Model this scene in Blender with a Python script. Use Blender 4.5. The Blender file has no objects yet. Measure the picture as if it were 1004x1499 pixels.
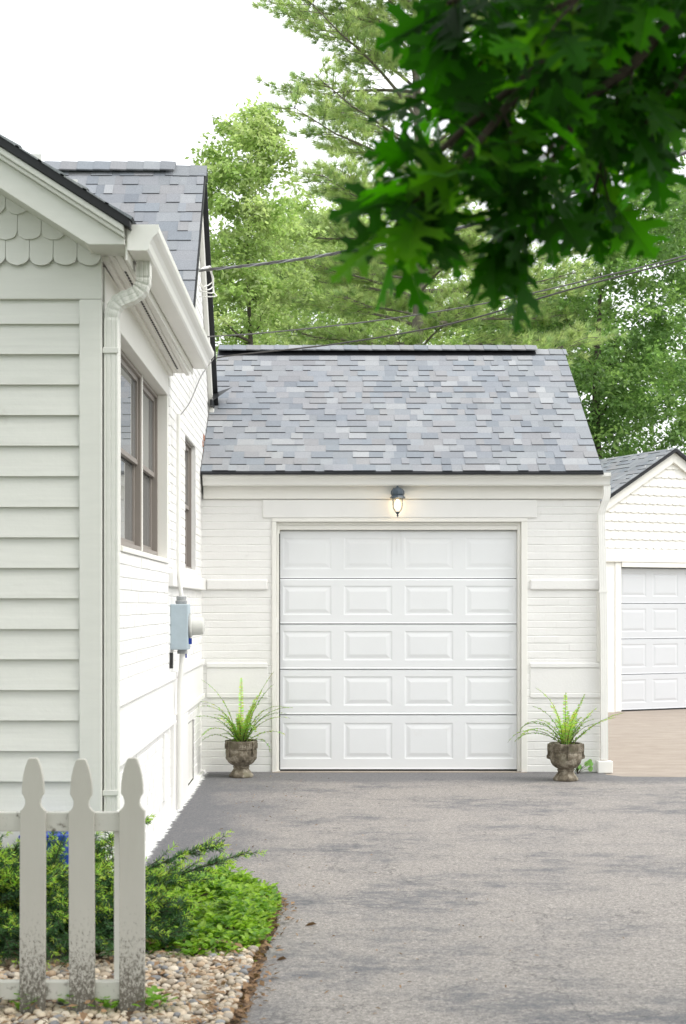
import bpy, math, random
import numpy as np
from mathutils import Vector, Matrix

R = math.radians
rnd = random.Random(7)
scene = bpy.context.scene
COL = scene.collection
F, VX, VY, CZ = 2082.0, 475.0, 885.0, 1.475      # photo: focal length in pixels, vanishing point, eye height


def at(px, py, Y):
    """photo pixel at depth Y -> world point"""
    return Vector(((px - VX) * Y / F, Y, CZ - (py - VY) * Y / F))


# ------------------------------------------------------------------ materials
MATS = {}


def new_mat(name):
    m = bpy.data.materials.new(name)
    m.use_nodes = True
    nt = m.node_tree
    return m, nt, nt.nodes['Principled BSDF']


def N(nt, t, **kw):
    n = nt.nodes.new(t)
    for k, v in kw.items():
        setattr(n, k, v)
    return n


def ramp(nt, src, stops):
    n = N(nt, 'ShaderNodeValToRGB')
    el = n.color_ramp.elements
    while len(el) < len(stops):
        el.new(0.5)
    for e, (p, c) in zip(el, stops):
        e.position = p
        e.color = (*c, 1) if len(c) == 3 else c
    nt.links.new(src, n.inputs[0])
    return n.outputs[0]


def noise(nt, scale, detail=4, rough=.6, stretch=None):
    tc = N(nt, 'ShaderNodeTexCoord')
    n = N(nt, 'ShaderNodeTexNoise')
    n.inputs['Scale'].default_value = scale
    n.inputs['Detail'].default_value = detail
    n.inputs['Roughness'].default_value = rough
    if stretch:
        mp = N(nt, 'ShaderNodeMapping')
        mp.inputs['Scale'].default_value = stretch
        nt.links.new(tc.outputs['Object'], mp.inputs[0])
        nt.links.new(mp.outputs[0], n.inputs['Vector'])
    else:
        nt.links.new(tc.outputs['Object'], n.inputs['Vector'])
    return n.outputs['Fac']


def mixc(nt, fac, a, b, mode='MIX'):
    n = N(nt, 'ShaderNodeMix', data_type='RGBA', blend_type=mode)
    for sock, v in ((n.inputs[0], fac), (n.inputs[6], a), (n.inputs[7], b)):
        if hasattr(v, 'links'):
            nt.links.new(v, sock)
        else:
            sock.default_value = v if isinstance(v, (int, float)) else (*v, 1)
    return n.outputs[2]


def bump(nt, b, h, strength, dist):
    n = N(nt, 'ShaderNodeBump')
    n.inputs['Strength'].default_value = strength
    n.inputs['Distance'].default_value = dist
    nt.links.new(h, n.inputs['Height'])
    nt.links.new(n.outputs[0], b.inputs['Normal'])


def paint(name, col, rough=.5, var=.05, scale=3.0, bstr=.15, bscale=60, stretch=None, dirt=None):
    m, nt, b = new_mat(name)
    f = noise(nt, scale, 5, .65, stretch)
    c0 = tuple(x * (1 - var) for x in col)
    c = ramp(nt, f, [(.3, c0), (.7, col)])
    if dirt:
        g = noise(nt, dirt[1], 6, .7)
        mask = ramp(nt, g, [(dirt[2], (0, 0, 0)), (dirt[3], (1, 1, 1))])
        c = mixc(nt, mask, c, dirt[0])
    nt.links.new(c, b.inputs['Base Color'])
    b.inputs['Roughness'].default_value = rough
    b.inputs['Specular IOR Level'].default_value = .35
    if bstr:
        bump(nt, b, noise(nt, bscale, 4, .6), bstr, .004)
    MATS[name] = m
    return m


WHITE_BRICK = paint('white_painted_brick', (.81, .80, .775), .62, .05, 2.2, .5, 45, dirt=((.60, .585, .54), 7, .66, .80))
WHITE_TRIM = paint('white_trim_paint', (.81, .795, .745), .45, .04, 4, .10, 30)
WHITE_METAL = paint('white_enamel_metal', (.82, .81, .77), .35, .03, 3, .04, 20)
SAGE = paint('pale_sage_paint', (.70, .70, .655), .5, .05, 5, .16, 26, (1, 1, 6))
SAGE_WOOD = paint('pale_sage_wood_siding', (.70, .70, .655), .5, .10, 5, .4, 22, (.35, 1, 9), dirt=((.50, .48, .42), 3.2, .64, .85))
DOOR = paint('garage_door_enamel', (.77, .78, .785), .38, .03, 2.5, .10, 90, dirt=((.66, .655, .63), 1.7, .62, .85))
DOOR2 = paint('grey_white_door_enamel', (.60, .615, .635), .4, .03, 3, .06, 90)
TAUPE = paint('taupe_window_vinyl', (.27, .24, .215), .45, .05, 8, .05, 60)
BLACK = paint('black_drip_edge', (.018, .019, .022), .45, .3, 12, .1, 60)
SEAL = paint('dark_rubber_seal', (.03, .03, .03), .7, .2, 9, .1, 60)
METER = paint('blue_grey_meter_enamel', (.42, .50, .55), .5, .10, 14, .15, 60)
GALV = paint('galvanised_steel', (.40, .41, .41), .45, .3, 30, .2, 60)
METERGLASS = paint('meter_cover_plastic', (.62, .62, .58), .25, .08, 10, .02, 40)
BLUE = paint('blue_plastic', (.012, .05, .36), .4, .1, 6, .05, 40)
LANT = paint('weathered_blue_grey_lantern_metal', (.075, .10, .125), .4, .45, 30, .2, 80)
CABLE = paint('grey_cable_sheath', (.16, .155, .15), .6, .25, 12, .1, 40)
CABLEB = paint('dark_cable_sheath', (.09, .085, .08), .6, .25, 12, .1, 40)
BARK = paint('grey_brown_bark', (.10, .085, .07), .9, .45, 9, .8, 18, (1, 1, .35))
BARKP = paint('pine_bark', (.27, .235, .205), .9, .4, 7, .8, 14, (1, 1, .4))
TWIG = paint('dark_twig_bark', (.055, .04, .028), .85, .4, 20, .4, 60)
SOIL = paint('brown_mulch', (.15, .095, .06), .95, .65, 26, 1.0, 60, dirt=((.30, .22, .15), 34, .55, .66))
REDBRICK = paint('bare_red_brick', (.42, .17, .10), .85, .35, 30, .5, 60)
POTSOIL = paint('potting_soil', (.04, .028, .02), .95, .4, 40, .8, 60)
LAWN = paint('mown_lawn', (.07, .13, .035), .95, .5, 3, .8, 60)
CURTAIN = paint('pale_curtain', (.55, .54, .50), .9, .1, 3, .2, 20, (8, 8, .3))


def mk_stone():
    m, nt, b = new_mat('weathered_cast_stone')
    f = noise(nt, 16, 8, .7)
    c = ramp(nt, f, [(.34, (.055, .044, .03)), (.5, (.17, .142, .10)), (.66, (.40, .36, .29))])
    g = noise(nt, 7, 4, .6)
    mask = ramp(nt, g, [(.55, (0, 0, 0)), (.68, (1, 1, 1))])
    c = mixc(nt, mask, c, (.17, .155, .10))
    nt.links.new(c, b.inputs['Base Color'])
    b.inputs['Roughness'].default_value = .9
    bump(nt, b, noise(nt, 70, 6, .7), .7, .006)
    return m


STONE = mk_stone()


def mk_shingle():
    m, nt, b = new_mat('asphalt_shingle')
    a = N(nt, 'ShaderNodeAttribute', attribute_name='tint')
    g = noise(nt, 160, 3, .8)
    gc = ramp(nt, g, [(.3, (.72, .72, .74)), (.7, (1.22, 1.22, 1.2))])
    c = mixc(nt, 1.0, a.outputs['Color'], gc, 'MULTIPLY')
    w = noise(nt, 1.3, 5, .6)
    wc = ramp(nt, w, [(.3, (.9, .9, .92)), (.7, (1.08, 1.07, 1.05))])
    c = mixc(nt, 1.0, c, wc, 'MULTIPLY')
    nt.links.new(c, b.inputs['Base Color'])
    b.inputs['Roughness'].default_value = .85
    b.inputs['Specular IOR Level'].default_value = .3
    bump(nt, b, noise(nt, 190, 3, .8), .5, .004)
    return m


SHINGLE = mk_shingle()


def mk_asphalt():
    m, nt, b = new_mat('worn_asphalt')
    agg = noise(nt, 120, 4, .9)
    base = ramp(nt, agg, [(.30, (.110, .103, .097)), (.5, (.295, .274, .254)), (.70, (.55, .51, .473))])
    agg2 = noise(nt, 48, 4, .8)
    sp = ramp(nt, agg2, [(.36, (.66, .66, .67)), (.6, (1.1, 1.09, 1.08))])
    base = mixc(nt, 1.0, base, sp, 'MULTIPLY')
    # tar-dark patches left of old sealer, drawn out across the drive
    p = noise(nt, 1.0, 9, .70, (.9, 1.1, 1))
    pm = ramp(nt, p, [(.46, (0, 0, 0)), (.60, (1, 1, 1))])
    p2 = noise(nt, 6, 7, .8, (.7, 1.3, 1))
    pm2 = ramp(nt, p2, [(.40, (.0, .0, .0)), (.56, (1, 1, 1))])
    pm = mixc(nt, 1.0, pm, pm2, 'MULTIPLY')
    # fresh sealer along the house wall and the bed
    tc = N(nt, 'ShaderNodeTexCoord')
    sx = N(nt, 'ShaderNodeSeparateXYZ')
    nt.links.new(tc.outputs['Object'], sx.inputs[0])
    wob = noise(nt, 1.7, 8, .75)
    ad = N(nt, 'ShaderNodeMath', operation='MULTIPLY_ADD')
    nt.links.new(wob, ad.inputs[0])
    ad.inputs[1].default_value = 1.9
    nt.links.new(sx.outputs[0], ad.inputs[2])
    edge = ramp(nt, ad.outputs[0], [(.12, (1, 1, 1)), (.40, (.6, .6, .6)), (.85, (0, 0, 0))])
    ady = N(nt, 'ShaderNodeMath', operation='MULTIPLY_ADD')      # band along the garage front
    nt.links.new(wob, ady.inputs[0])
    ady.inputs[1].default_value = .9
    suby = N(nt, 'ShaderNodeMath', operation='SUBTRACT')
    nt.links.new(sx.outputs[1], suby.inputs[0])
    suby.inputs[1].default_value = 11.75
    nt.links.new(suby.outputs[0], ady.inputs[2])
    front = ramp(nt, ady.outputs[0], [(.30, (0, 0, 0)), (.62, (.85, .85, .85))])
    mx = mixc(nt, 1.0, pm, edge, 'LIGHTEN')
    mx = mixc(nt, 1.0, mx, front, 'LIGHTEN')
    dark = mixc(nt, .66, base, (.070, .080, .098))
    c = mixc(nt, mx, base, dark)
    # hairline cracks
    vo = N(nt, 'ShaderNodeTexVoronoi', feature='DISTANCE_TO_EDGE')
    vo.inputs['Scale'].default_value = .55
    wv = N(nt, 'ShaderNodeVectorMath', operation='ADD')
    nz = N(nt, 'ShaderNodeTexNoise')
    nz.inputs['Scale'].default_value = 2.2
    nz.inputs['Detail'].default_value = 6
    nt.links.new(tc.outputs['Object'], nz.inputs['Vector'])
    nt.links.new(tc.outputs['Object'], wv.inputs[0])
    nt.links.new(nz.outputs['Color'], wv.inputs[1])
    nt.links.new(wv.outputs[0], vo.inputs['Vector'])
    cr = ramp(nt, vo.outputs['Distance'], [(.0, (.55, .55, .55)), (.004, (0, 0, 0))])
    c = mixc(nt, cr, c, (.05, .05, .052))
    # old white paint spilled along the foot of the wall
    wob2 = noise(nt, 14, 6, .75)
    ad2 = N(nt, 'ShaderNodeMath', operation='MULTIPLY_ADD')
    nt.links.new(wob2, ad2.inputs[0])
    ad2.inputs[1].default_value = .16
    nt.links.new(sx.outputs[0], ad2.inputs[2])
    ad3 = N(nt, 'ShaderNodeMath', operation='ADD')
    nt.links.new(ad2.outputs[0], ad3.inputs[0])
    ad3.inputs[1].default_value = 1.035
    sp = ramp(nt, ad3.outputs[0], [(.075, (1, 1, 1)), (.10, (0, 0, 0))])
    c = mixc(nt, sp, c, (.74, .74, .73))
    nt.links.new(c, b.inputs['Base Color'])
    b.inputs['Roughness'].default_value = .9
    b.inputs['Specular IOR Level'].default_value = .3
    bump(nt, b, agg, .6, .006)
    return m


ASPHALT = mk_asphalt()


def mk_concrete():
    m, nt, b = new_mat('tan_broom_concrete')
    f = noise(nt, 3, 7, .7, (1, 2.2, 1))
    c = ramp(nt, f, [(.3, (.27, .225, .185)), (.7, (.38, .325, .272))])
    g = noise(nt, 90, 3, .8)
    gc = ramp(nt, g, [(.3, (.82, .82, .82)), (.7, (1.1, 1.1, 1.1))])
    c = mixc(nt, 1.0, c, gc, 'MULTIPLY')
    nt.links.new(c, b.inputs['Base Color'])
    b.inputs['Roughness'].default_value = .9
    bump(nt, b, g, .4, .004)
    return m


CONCRETE = mk_concrete()


def mk_picket():
    """white painted wood, mud splashed up from the ground"""
    m, nt, b = new_mat('mud_splashed_white_wood')
    tc = N(nt, 'ShaderNodeTexCoord')
    s = N(nt, 'ShaderNodeSeparateXYZ')
    nt.links.new(tc.outputs['Object'], s.inputs[0])
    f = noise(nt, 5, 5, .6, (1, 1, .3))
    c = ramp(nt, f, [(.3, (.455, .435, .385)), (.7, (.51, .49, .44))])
    sp = noise(nt, 95, 5, .85, (1, 1, .55))
    h = N(nt, 'ShaderNodeMapRange')
    h.inputs['From Min'].default_value = .02
    h.inputs['From Max'].default_value = .50
    h.inputs['To Min'].default_value = .22
    h.inputs['To Max'].default_value = -.12
    nt.links.new(s.outputs[2], h.inputs['Value'])
    ad = N(nt, 'ShaderNodeMath', operation='ADD')
    nt.links.new(sp, ad.inputs[0])
    nt.links.new(h.outputs[0], ad.inputs[1])
    mask = ramp(nt, ad.outputs[0], [(.55, (0, 0, 0)), (.66, (.9, .9, .9))])
    c = mixc(nt, mask, c, (.075, .062, .044))
    nt.links.new(c, b.inputs['Base Color'])
    b.inputs['Roughness'].default_value = .6
    bump(nt, b, noise(nt, 40, 4, .6, (1, 1, .15)), .2, .003)
    return m


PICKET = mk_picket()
RAIL = paint('stained_white_rail', (.60, .585, .53), .55, .08, 6, .2, 30, (.4, 1, 1), dirt=((.12, .10, .075), 30, .56, .68))


def mk_leaf(name, rough=.5, trans=.4, tcol=(1.4, 1.6, .6), spec=.4):
    m, nt, b = new_mat(name)
    a = N(nt, 'ShaderNodeAttribute', attribute_name='tint')
    nt.links.new(a.outputs['Color'], b.inputs['Base Color'])
    b.inputs['Roughness'].default_value = rough
    b.inputs['Specular IOR Level'].default_value = spec
    t = N(nt, 'ShaderNodeBsdfTranslucent')
    c = mixc(nt, 1.0, a.outputs['Color'], tcol, 'MULTIPLY')
    nt.links.new(c, t.inputs['Color'])
    mx = N(nt, 'ShaderNodeMixShader')
    mx.inputs[0].default_value = trans
    nt.links.new(b.outputs[0], mx.inputs[1])
    nt.links.new(t.outputs[0], mx.inputs[2])
    nt.links.new(mx.outputs[0], nt.nodes['Material Output'].inputs['Surface'])
    return m


LEAF = mk_leaf('broad_leaf', .5, .5, (1.4, 1.45, 1.0))
OAKLEAF = mk_leaf('oak_leaf', .55, .46, (4.2, 7.4, .2), .13)
NEEDLE = mk_leaf('pine_needle', .6, .58, (1.3, 1.3, 1.1))
FERNLEAF = mk_leaf('fern_leaf', .5, .4)
YEWLEAF = mk_leaf('yew_needle', .45, .4)
VINCA = mk_leaf('ground_cover_leaf', .4, .4)
PEBBLE = mk_leaf('river_pebble', .7, 0.0)
LITTER = mk_leaf('dry_leaf', .8, .15)


def mk_glass():
    m, nt, b = new_mat('window_glass')
    b.inputs['Base Color'].default_value = (.17, .178, .178, 1)
    b.inputs['Roughness'].default_value = .015
    b.inputs['IOR'].default_value = 2.3
    return m


GLASS = mk_glass()


def mk_bulb():
    m, nt, b = new_mat('lit_bulb')
    b.inputs['Base Color'].default_value = (1, .9, .7, 1)
    b.inputs['Emission Color'].default_value = (1, .74, .40, 1)
    b.inputs['Emission Strength'].default_value = 9
    return m


BULB = mk_bulb()


def mk_globe():
    m, nt, b = new_mat('clear_glass_globe')
    g = N(nt, 'ShaderNodeBsdfGlass')
    g.inputs['IOR'].default_value = 1.1
    g.inputs['Roughness'].default_value = .05
    t = N(nt, 'ShaderNodeBsdfTransparent')
    mx = N(nt, 'ShaderNodeMixShader')
    mx.inputs[0].default_value = .35
    nt.links.new(t.outputs[0], mx.inputs[1])
    nt.links.new(g.outputs[0], mx.inputs[2])
    nt.links.new(mx.outputs[0], nt.nodes['Material Output'].inputs['Surface'])
    return m


GLOBE = mk_globe()

# ------------------------------------------------------------------ object helpers
OFF = {}


def tag(o, label=None, cat=None, group=None, kind=None):
    if label: o['label'] = label
    if cat: o['category'] = cat
    if group: o['group'] = group
    if kind: o['kind'] = kind
    return o


def thing(name, loc, label, cat, group=None, rz=0.0, local=False):
    o = bpy.data.objects.new(name, None)
    o.empty_display_size = .2
    COL.objects.link(o)
    o.location = loc
    o.rotation_euler = (0, 0, rz)
    OFF[o.name] = (0, 0, 0) if local else tuple(loc)
    return tag(o, label, cat, group)


def link(name, me, mat, parent=None):
    o = bpy.data.objects.new(name, me)
    COL.objects.link(o)
    if mat: me.materials.append(mat)
    if parent:
        o.parent = parent
        OFF[o.name] = OFF[parent.name]
    return o


def from_np(name, v, f, mat, parent=None, tint=None, smooth=False, off=None):
    """v (n,3), f (m,k) index array; tint (m,3) face colours"""
    v = np.asarray(v, dtype=np.float32).reshape(-1, 3)
    f = np.asarray(f, dtype=np.int32)
    if off is None and parent: off = OFF[parent.name]
    if off is not None: v = v - np.array(off, dtype=np.float32)
    me = bpy.data.meshes.new(name)
    m, k = f.shape
    me.vertices.add(len(v)); me.vertices.foreach_set('co', v.ravel())
    me.loops.add(m * k); me.loops.foreach_set('vertex_index', f.ravel())
    me.polygons.add(m); me.polygons.foreach_set('loop_start', np.arange(0, m * k, k, dtype=np.int32))
    me.update(calc_edges=True)
    if tint is not None:
        a = me.attributes.new('tint', 'FLOAT_COLOR', 'FACE')
        t = np.ones((m, 4), dtype=np.float32); t[:, :3] = tint
        a.data.foreach_set('color', t.ravel())
    if smooth: me.polygons.foreach_set('use_smooth', np.ones(m, dtype=bool))
    return link(name, me, mat, parent)


class MB:
    def __init__(s): s.v, s.f, s.t = [], [], []

    def add(s, vs, fs, tint=None):
        b = len(s.v)
        s.v += [tuple(p) for p in vs]
        s.f += [tuple(i + b for i in q) for q in fs]
        s.t += [tint] * len(fs)
        return s

    def box(s, x0, x1, y0, y1, z0, z1, tint=None):
        return s.add([(x, y, z) for z in (z0, z1) for y in (y0, y1) for x in (x0, x1)],
                     [(0, 2, 3, 1), (4, 5, 7, 6), (0, 1, 5, 4), (2, 6, 7, 3), (0, 4, 6, 2), (1, 3, 7, 5)], tint)

    def prism(s, poly, axis, a, b, tint=None):
        """poly of 2d points in the two other axes (in xyz order), extruded along axis a..b"""
        n = len(poly)
        def P(p, t):
            return {'x': (t, p[0], p[1]), 'y': (p[0], t, p[1]), 'z': (p[0], p[1], t)}[axis]
        vs = [P(p, a) for p in poly] + [P(p, b) for p in poly]
        fs = [tuple(range(n)), tuple(range(2 * n - 1, n - 1, -1))] + [(i, n + i, n + (i + 1) % n, (i + 1) % n) for i in range(n)]
        return s.add(vs, fs, tint)

    def sweep(s, prof, path, closed=True, caps=True, up=None):
        """prof: (a,b) offsets along the frame's side and normal"""
        path = [Vector(p) for p in path]
        n = len(prof)
        vs, side = [], None
        for i, p in enumerate(path):
            d = (path[min(i + 1, len(path) - 1)] - path[max(i - 1, 0)]).normalized()
            if up is not None:
                side = d.cross(Vector(up)).normalized()
            elif side is None:
                side = d.orthogonal().normalized()
            else:
                side = (side - d * side.dot(d)).normalized()
            nr = side.cross(d).normalized()
            sc = 1.0
            for a, b in prof if not callable(prof) else prof(i):
                vs.append(p + side * a * sc + nr * b * sc)
        fs = []
        m = n if closed else n - 1
        for i in range(len(path) - 1):
            for j in range(m):
                k = (j + 1) % n
                fs.append((i * n + j, (i + 1) * n + j, (i + 1) * n + k, i * n + k))
        if caps and closed:
            fs.append(tuple(range(n)))
            fs.append(tuple(range((len(path) - 1) * n + n - 1, (len(path) - 1) * n - 1, -1)))
        return s.add(vs, fs)

    def tube(s, path, rad, n=8):
        path = [Vector(p) for p in path]
        if not hasattr(rad, '__len__'): rad = [rad] * len(path)
        vs, side = [], None
        for i, p in enumerate(path):
            d = (path[min(i + 1, len(path) - 1)] - path[max(i - 1, 0)])
            d = d.normalized() if d.length > 1e-9 else Vector((0, 0, 1))
            side = d.orthogonal().normalized() if side is None else (side - d * side.dot(d)).normalized()
            nr = d.cross(side)
            for j in range(n):
                a = 2 * math.pi * j / n
                vs.append(p + (side * math.cos(a) + nr * math.sin(a)) * rad[i])
        fs = [(i * n + j, i * n + (j + 1) % n, (i + 1) * n + (j + 1) % n, (i + 1) * n + j)
              for i in range(len(path) - 1) for j in range(n)]
        fs += [tuple(range(n - 1, -1, -1)), tuple(range((len(path) - 1) * n, len(path) * n))]
        return s.add(vs, fs)

    def lathe(s, prof, c, n=32, axis='z'):
        vs = []
        for r, h in prof:
            for j in range(n):
                a = 2 * math.pi * j / n
                q = (r * math.cos(a), r * math.sin(a), h)
                if axis == 'x': q = (h, r * math.cos(a), r * math.sin(a))
                if axis == 'y': q = (r * math.sin(a), h, r * math.cos(a))
                vs.append((c[0] + q[0], c[1] + q[1], c[2] + q[2]))
        fs = [(i * n + j, i * n + (j + 1) % n, (i + 1) * n + (j + 1) % n, (i + 1) * n + j)
              for i in range(len(prof) - 1) for j in range(n)]
        fs += [tuple(range(n - 1, -1, -1)), tuple(range((len(prof) - 1) * n, len(prof) * n))]
        return s.add(vs, fs)

    def build(s, name, mat, parent=None, smooth=None, bev=0, off=None):
        if off is None: off = OFF[parent.name] if parent else (0, 0, 0)
        me = bpy.data.meshes.new(name)
        me.from_pydata([(p[0] - off[0], p[1] - off[1], p[2] - off[2]) for p in s.v], [], s.f)
        if any(t is not None for t in s.t):
            a = me.attributes.new('tint', 'FLOAT_COLOR', 'FACE')
            for d, t in zip(a.data, s.t): d.color = (*(t or (.5, .5, .5)), 1)
        me.update()
        if smooth:
            me.polygons.foreach_set('use_smooth', np.ones(len(me.polygons), dtype=bool))
            me.set_sharp_from_angle(angle=R(smooth))
        o = link(name, me, mat, parent)
        if bev:
            md = o.modifiers.new('bevel', 'BEVEL')
            md.width = bev; md.segments = 2; md.limit_method = 'ANGLE'; md.angle_limit = R(50)
            md.harden_normals = False
        return o


def cat(pts, n=10):
    pts = [Vector(p) for p in pts]
    out = []
    q = [pts[0] * 2 - pts[1]] + pts + [pts[-1] * 2 - pts[-2]]
    for i in range(1, len(q) - 2):
        for k in range(n):
            t = k / n
            p0, p1, p2, p3 = q[i - 1], q[i], q[i + 1], q[i + 2]
            out.append(.5 * ((2 * p1) + (p2 - p0) * t + (2 * p0 - 5 * p1 + 4 * p2 - p3) * t * t + (3 * p1 - p0 - 3 * p2 + p3) * t ** 3))
    out.append(pts[-1])
    return out


# ------------------------------------------------------------------ surfaces built of many pieces
TINTS = [(0.245, 0.263, 0.287), (0.257, 0.276, 0.297), (0.277, 0.294, 0.31), (0.212, 0.232, 0.257), (0.264, 0.269, 0.281), (0.324, 0.336, 0.348), (0.225, 0.248, 0.273), (0.271, 0.275, 0.283), (0.254, 0.269, 0.289), (0.284, 0.296, 0.309), (0.271, 0.282, 0.3), (0.251, 0.267, 0.283)]


def shingles(mb, o, u, v, L, H, e=.122, seed=1, thick=.010):
    """courses of laminated shingles from point o, along u for L and up the slope v for H"""
    r = random.Random(seed)
    o, u, v = Vector(o), Vector(u).normalized(), Vector(v).normalized()
    n = u.cross(v).normalized()
    if n.z < 0: n = -n
    rows = int(math.ceil(H / e))
    for i in range(rows):
        v0, v1 = i * e, min(H, (i + 1) * e + .02)
        x, up_ = -r.random() * .0, r.random() < .5
        while x < L - 1e-6:
            w = r.choice((.07, .09, .11, .13, .15, .19)) * r.uniform(.9, 1.1)
            x1 = min(L, x + w)
            if L - x1 < .05: x1 = L
            t = r.choice(TINTS)
            k = r.uniform(.93, 1.07)
            t = tuple(c * k for c in t)
            up_ = not up_ if r.random() < .72 else up_
            hb = thick if up_ else thick * .32
            d = r.uniform(-.004, .004)
            jx0, jx1 = x, x1
            def P(a, b, h): return o + u * a + v * b + n * h
            vs = [P(jx0, v0 + d, hb), P(jx1, v0 + d, hb), P(jx1, v1, .002), P(jx0, v1, .002),
                  P(jx0, v0 + d, -.004), P(jx1, v0 + d, -.004), P(jx1, v1, -.004), P(jx0, v1, -.004)]
            mb.add(vs, [(0, 1, 2, 3), (0, 3, 7, 4), (1, 5, 6, 2)], t)
            mb.add(vs, [(4, 5, 1, 0)], tuple(c * (.26 if up_ else .78) for c in t))    # shadow line painted into the cut edge, darkest under raised tabs
            x = x1


def bricks(mb, to3, u0, u1, z0, z1, holes=(), seed=3, c=.0667, bl=.205, dep=.0036, joint=.0065, head=.0016):
    """painted running-bond brickwork; to3(u,z,d) maps wall coordinates (d = out of the wall) to the world"""
    r = random.Random(seed)
    rows = int(round((z1 - z0) / c))
    c = (z1 - z0) / rows
    for i in range(rows):
        a, b = z0 + i * c, z0 + (i + 1) * c
        spans = [(u0, u1)]
        for (h0, h1, k0, k1) in holes:
            if b > k0 + .012 and a < k1 - .012:
                nxt = []
                for s0, s1 in spans:
                    if h1 <= s0 or h0 >= s1: nxt.append((s0, s1)); continue
                    if h0 > s0: nxt.append((s0, h0))
                    if h1 < s1: nxt.append((h1, s1))
                spans = nxt
        for s0, s1 in spans:
            mb.add([to3(s0, a, 0), to3(s1, a, 0), to3(s1, b, 0), to3(s0, b, 0)], [(0, 1, 2, 3)])   # bed of mortar
            x = s0 - (bl / 2 if i % 2 else 0) - r.uniform(0, .01)
            while x < s1:
                w = bl + r.uniform(-.006, .006)
                p, q = max(s0, x + head / 2), min(s1, x + w - head / 2)
                if q - p > .02:
                    g = joint / 2 + r.uniform(-.0012, .0012)
                    d = dep + r.uniform(-.0012, .0012)
                    e_ = .0035
                    ex = head * .5
                    zz = r.uniform(-.0012, .0012)
                    o = [(p, a + g + zz), (q, a + g + zz), (q, b - g + zz), (p, b - g + zz)]
                    n_ = [(p + ex, a + g + e_ + zz), (q - ex, a + g + e_ + zz), (q - ex, b - g - e_ + zz), (p + ex, b - g - e_ + zz)]
                    vs = [to3(y, z, .0004) for y, z in o] + [to3(y, z, d + r.uniform(-.0008, .0008)) for y, z in n_]
                    mb.add(vs, [(4, 5, 6, 7), (0, 1, 5, 4), (1, 2, 6, 5), (2, 3, 7, 6), (3, 0, 4, 7)])
                x += w


def raised_door(mb, x0, x1, z0, z1, y, rows, cols, facing=-1, top_shallow=False):
    """sectional door face with raised panels, in the XZ plane at depth y"""
    if isinstance(rows, int):
        rows = [z0 + (z1 - z0) * i / rows for i in range(rows + 1)]
    W = x1 - x0
    for ri in range(len(rows) - 1):
        a, b = rows[ri] + .003, rows[ri + 1] - .003
        shallow = top_shallow and ri == len(rows) - 2
        yo = y + (.012 if shallow else 0)
        lip = .0045
        mb.add([(x0, yo - lip, a), (x1, yo - lip, a), (x1, yo, a + .012), (x0, yo, a + .012)], [(0, 1, 2, 3)])
        mb.add([(x0, yo, b - .012), (x1, yo, b - .012), (x1, yo + .01, b), (x0, yo + .01, b)], [(0, 1, 2, 3)])
        mb.add([(x0, y + .03, a), (x1, y + .03, a), (x1, yo - lip, a), (x0, yo - lip, a)], [(0, 1, 2, 3)])
        mb.add([(x0, yo + .01, b), (x1, yo + .01, b), (x1, y + .03, b), (x0, y + .03, b)], [(0, 1, 2, 3)])
        A, B = a + .012, b - .012
        m, st = (W * .012, W * .052)
        pw = (W - 2 * m - (cols - 1) * st) / cols
        zz0, zz1 = A + (B - A) * .17, B - (B - A) * .13
        xs = x0
        cuts = [(x0 + m + i * (pw + st), x0 + m + i * (pw + st) + pw) for i in range(cols)]
        mb.add([(x0, yo, A), (x1, yo, A), (x1, yo, zz0), (x0, yo, zz0)], [(0, 1, 2, 3)])
        mb.add([(x0, yo, zz1), (x1, yo, zz1), (x1, yo, B), (x0, yo, B)], [(0, 1, 2, 3)])
        prev = x0
        for c0, c1 in cuts + [(x1, x1)]:
            mb.add([(prev, yo, zz0), (c0, yo, zz0), (c0, yo, zz1), (prev, yo, zz1)], [(0, 1, 2, 3)])
            prev = c1
        dp = .0028 if shallow else .0042
        for c0, c1 in cuts:
            rings = [(0, 0), (.012, dp), (.024, dp), (.052, -dp * .2)]   # sunk groove, sloped field edge
            vs = []
            for ins, d in rings:
                vs += [(c0 + ins, yo + d, zz0 + ins), (c1 - ins, yo + d, zz0 + ins), (c1 - ins, yo + d, zz1 - ins), (c0 + ins, yo + d, zz1 - ins)]
            fs = []
            for k in range(len(rings) - 1):
                for j in range(4):
                    fs.append((k * 4 + j, k * 4 + (j + 1) % 4, (k + 1) * 4 + (j + 1) % 4, (k + 1) * 4 + j))
            q = (len(rings) - 1) * 4
            fs.append((q, q + 1, q + 2, q + 3))
            mb.add(vs, fs)


def gutter_prof(h=.13, w=.135):
    """K-style section, x out from the fascia, z up from its bottom; a thin closed sheet"""
    o = [(0, h), (0, .004), (.006, 0), (w * .62, 0), (w * .68, .010), (w * .72, h * .33), (w * .80, h * .50), (w * .93, h * .63), (w, h * .74), (w, h), (w - .018, h)]
    i = [(w - .018, h - .004), (w - .005, h - .006), (w - .005, h * .76), (w * .9, h * .66), (w * .76, h * .52), (w * .68, h * .34), (w * .64, .014), (w * .6, .005), (.008, .005), (.004, .01), (.004, h)]
    return o + i


def flute_rect(a, b):
    """outline of a fluted rectangular downspout"""
    p = []
    def side(p0, p1, k):
        for i in range(k):
            for t, dpt in ((0, 0), (.35, .0), (.5, .0022), (.65, 0)):
                q = (i + t) / k
                x, y = p0[0] + (p1[0] - p0[0]) * q, p0[1] + (p1[1] - p0[1]) * q
                nx, ny = -(p1[1] - p0[1]), (p1[0] - p0[0])
                l = math.hypot(nx, ny)
                p.append((x + nx / l * dpt, y + ny / l * dpt))
    c = [(-a, -b), (a, -b), (a, b), (-a, b)]
    for k in range(4): side(c[k], c[(k + 1) % 4], 3 if k % 2 == 0 else 4)
    return p


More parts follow.
